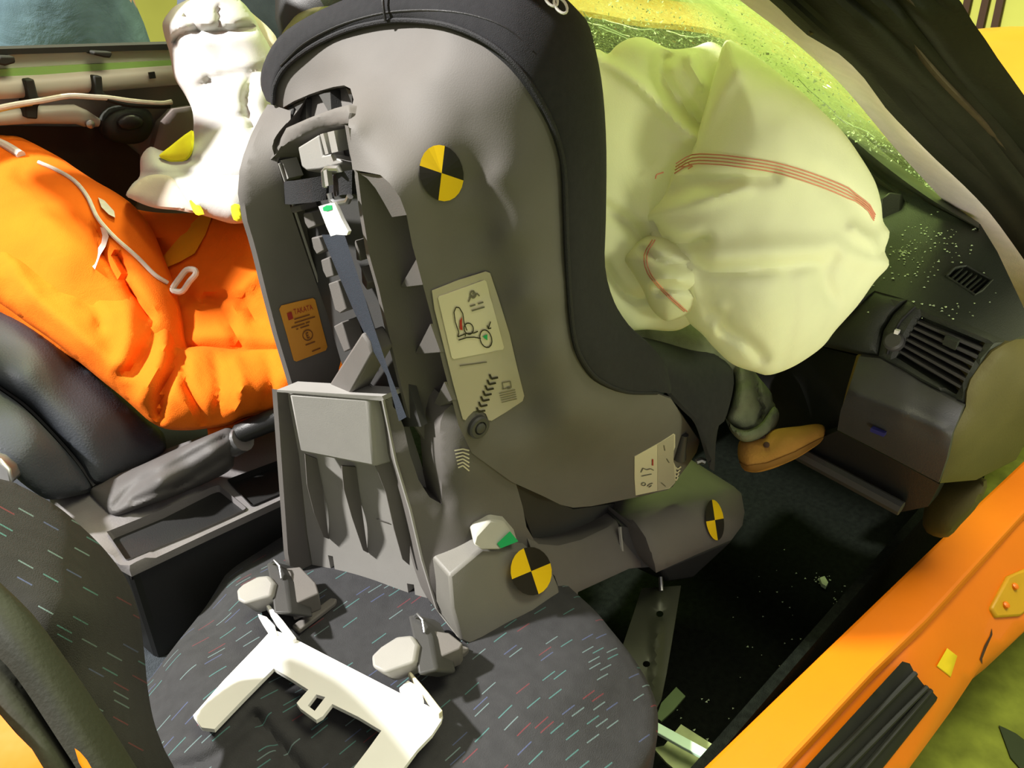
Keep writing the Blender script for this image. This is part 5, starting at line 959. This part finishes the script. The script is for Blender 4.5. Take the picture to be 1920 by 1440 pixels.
# ================================================================== bystanders behind the far door
def person(name, label, x, y, hip_z, heading, lean, jm, sm_):
    """standing figure grown from a joint skeleton"""
    root = thing(name, label, 'person', (x, y, 0), 'bystanders beyond the far door')
    s = hip_z/.92; c, s_ = math.cos(heading), math.sin(heading)
    def W_(a, b, z): return (x+(a*c-b*s_)*s, y+(a*s_+b*c)*s, z*s)      # a forward, b left
    J = {'pel': ((0, 0, .95), .15), 'wai': ((0, 0, 1.08), .13), 'che': ((lean, 0, 1.30), .155), 'nec': ((lean*1.4, 0, 1.47), .06), 'hd0': ((lean*1.6, 0, 1.56), .085), 'hd1': ((lean*1.7, 0, 1.68), .085)}
    E = [('pel', 'wai'), ('wai', 'che'), ('che', 'nec'), ('nec', 'hd0'), ('hd0', 'hd1')]
    for q, d in (('L', 1), ('R', -1)):
        J.update({'sh'+q: ((lean, d*.19, 1.40), .07), 'el'+q: ((lean+.02, d*.25, 1.19), .048), 'wr'+q: ((lean+.20, d*.10, 1.28), .034), 'ha'+q: ((lean+.22, d*.04, 1.33), .036),
                  'hi'+q: ((0, d*.10, .86), .105), 'kn'+q: ((.02, d*.11, .50), .07), 'an'+q: ((-.02, d*.11, .10), .045), 'to'+q: ((.15, d*.12, .04), .04)})
        E += [('che', 'sh'+q), ('sh'+q, 'el'+q), ('el'+q, 'wr'+q), ('wr'+q, 'ha'+q), ('pel', 'hi'+q), ('hi'+q, 'kn'+q), ('kn'+q, 'an'+q), ('an'+q, 'to'+q)]
    def skin(nm, names, edges, grow, m, par):
        me = bpy.data.meshes.new(nm); idx = {k: i for i, k in enumerate(names)}
        me.from_pydata([W_(*J[k][0]) for k in names], [(idx[a], idx[b]) for a, b in edges], []); me.materials.append(m)
        o = bpy.data.objects.new(nm, me); COL.objects.link(o); o.parent = par; o.matrix_parent_inverse = Matrix.Translation(-root_of(par))
        sk = o.modifiers.new('skin', 'SKIN'); sk.use_smooth_shade = True
        for i, k in enumerate(names):
            r = (J[k][1]+grow)*s; me.skin_vertices[0].data[i].radius = (r, r)
        me.skin_vertices[0].data[0].use_root = True
        sb = o.modifiers.new('sub', 'SUBSURF'); sb.levels = sb.render_levels = 2
        return o
    b = skin('body', list(J), E, -.008, m_skin, root)
    skin('jeans', ['pel', 'wai', 'hiL', 'knL', 'anL', 'hiR', 'knR', 'anR'], [('pel', 'wai'), ('pel', 'hiL'), ('hiL', 'knL'), ('knL', 'anL'), ('pel', 'hiR'), ('hiR', 'knR'), ('knR', 'anR')], .012, jm, root)
    skin('top', ['che', 'wai', 'nec', 'shL', 'elL', 'shR', 'elR'], [('che', 'wai'), ('che', 'nec'), ('che', 'shL'), ('shL', 'elL'), ('che', 'shR'), ('shR', 'elR')], .012, sm_, root)
    hd = J['hd1'][0]; MB().lathe(W_(hd[0]-.01, 0, hd[2]+.03), (0, 0, 1), [(.10*s, -.05*s), (.105*s, 0), (.08*s, .06*s), (.02*s, .085*s)], 16).build('hair', m_hair, b)
    return root
p_ = PT(118, 40, 2.28); person('person', 'person in pale blue jeans standing beyond the far door', p_.x, p_.y+.03, 1.12, math.radians(-115), .05, m_jeans, m_shirt)
p_ = PT(455, 20, 2.75); person('person', 'person in dark blue jeans standing behind the white airbag', p_.x+.02, p_.y, 1.14, math.radians(-110), .04, m_jeansd, m_shirt)
# ================================================================== broken glass and scraps
from mathutils.bvhtree import BVHTree
_g = COL.objects['windscreen'].data
_bv = BVHTree.FromPolygons([v.co.copy() for v in _g.vertices], [tuple(p.vertices) for p in _g.polygons])
mb = MB(); random.seed(11)
for _ in range(1500):
    f = random.random(); L_ = [(1110, 30), (1250, 55), (1400, 95), (1500, 160), (1600, 240), (1700, 310), (1760, 350)]
    k = f*(len(L_)-1); i = int(k); u = k-i; x = L_[i][0]*(1-u)+L_[i+1][0]*u; y = L_[i][1]*(1-u)+L_[i+1][1]*u
    w_ = random.gauss(0, 1); x += 26*w_+random.gauss(0, 6); y += -30*w_
    d_ = ray(x, y).normalized(); h_ = _bv.ray_cast(CAM, d_)
    if h_[0] is None: continue
    p = h_[0]-d_*.004; s = random.uniform(.0008, .0030)*(1 if random.random() < .8 else 1.6); ax = [Vector((random.uniform(-1, 1), random.uniform(-1, 1), random.uniform(-1, 1))).normalized()*s for _ in range(4)]
    mb.add([p+a for a in ax], [(0, 1, 2), (0, 1, 3), (1, 2, 3), (2, 0, 3)])
for P in (((1092, 22), (1128, 62)), ((1100, 40), (1180, 70)), ((1130, 38), (1236, 62)), ((1122, 52), (1240, 98)), ((1250, 60), (1330, 72)), ((1560, 215), (1640, 255)), ((1500, 150), (1590, 235))):
    q = []
    for k in range(7):
        u = k/6; d_ = ray(P[0][0]+(P[1][0]-P[0][0])*u+random.uniform(-3, 3), P[0][1]+(P[1][1]-P[0][1])*u+random.uniform(-3, 3)).normalized(); h_ = _bv.ray_cast(CAM, d_)
        if h_[0] is not None: q.append(h_[0]-d_*.003)
    if len(q) > 2: MB().tube(q, .0008, 5).build('crack', m_chip, COL.objects['windscreen'])
o = mb.build('glass_crumbs', m_chip, car, smooth=False); o['kind'] = 'stuff'
def chips(name, label, spots, S, n, r, catg='glass fragments'):
    mb = MB(); random.seed(len(name)+n)
    for _ in range(n):
        cx, cy, sx, sy = random.choice(spots); x, y = random.gauss(cx, sx), random.gauss(cy, sy)
        p = S(x, y); s = r*random.uniform(.5, 1.5); a = random.uniform(0, 6.28)
        q = Vector((0, 0, s*.45)); v = [p+Vector((math.cos(a+k*2.1)*s, math.sin(a+k*2.1)*s*.7, 0))+q*.05 for k in range(3)]+[p+q]
        mb.add(v, [(0, 1, 2), (0, 1, 3), (1, 2, 3), (2, 0, 3)])
    o = mb.build(name, m_chip, smooth=False); tag(o, label, catg, kind='stuff')
def S_top(x, y):
    return S_dt(x, y, .001)
chips('glass_fragments', 'scattered crumbs of broken windscreen glass on the dashboard top', [(1690, 475, 10, 6), (1715, 470, 25, 20), (1760, 470, 45, 40), (1700, 520, 40, 16), (1790, 580, 45, 14), (1760, 450, 40, 20)], S_top, 170, .0026)
chips('glass_fragments', 'tiny glass crumbs scattered over the dark footwell carpet', [(1545, 1085, 14, 8), (1600, 1118, 25, 12), (1450, 1150, 70, 70), (1350, 1360, 40, 30), (1500, 1250, 60, 50)], lambda x, y: PZ(x, y, .203), 110, .0024)
sc = MB().prism([PZ(x, y, .212) for x, y in ((1537, 1083), (1546, 1080), (1553, 1092), (1549, 1099), (1541, 1094))], (0, 0, -.008)).build('glass_piece', m_chip, smooth=False); tag(sc, 'small oval piece of glass on the carpet nearest the orange sill', 'glass')
sc = MB().prism([PZ(x, y, .212) for x, y in ((1592, 1115), (1602, 1113), (1613, 1121), (1606, 1125), (1594, 1121))], (0, 0, -.008)).build('glass_piece', m_chip, smooth=False); tag(sc, 'flat sliver of glass touching shade beside the orange sill', 'glass')
sc = MB().prism([PZ(x, y, .40) for x, y in ((1222, 1367), (1233, 1354), (1338, 1411), (1330, 1426), (1280, 1400))], (0, 0, -.006)).build('plastic_strip', m_mint, smooth=False, bevel=.001); tag(sc, 'mint green plastic strip between passenger cushion and orange sill', 'strip')
sc = MB().prism([PZ(x, y, .37) for x, y in ((1225, 1402), (1245, 1398), (1277, 1358), (1340, 1398), (1345, 1440), (1300, 1470), (1250, 1430))], (0, 0, -.004)).build('plastic_sheet', m_pale, smooth=False); tag(sc, 'crumpled pale green sheet under the mint strip', 'sheet')
sc = MB().prism([PZ(x, y, .30) for x, y in ((1230, 1345), (1240, 1318), (1268, 1288), (1285, 1305), (1262, 1332), (1240, 1352))], (0, 0, -.004)).build('plastic_scrap', mat('dull_green_sheet', (.09, .14, .05), .6), smooth=False); tag(sc, 'dull green scrap beside the end of the seat rail', 'scrap')
sc = MB().prism([PZ(x, y, .004) for x, y in ((1873, 1360), (1885, 1365), (1905, 1375), (1990, 1440), (1990, 1490), (1930, 1460), (1895, 1420))], (0, 0, -.002)).build('floor_patch', mat('dark_patch', (.025, .04, .012), .8), smooth=False); tag(sc, 'dark angular rubber scrap on the green floor outside the car', 'scrap')
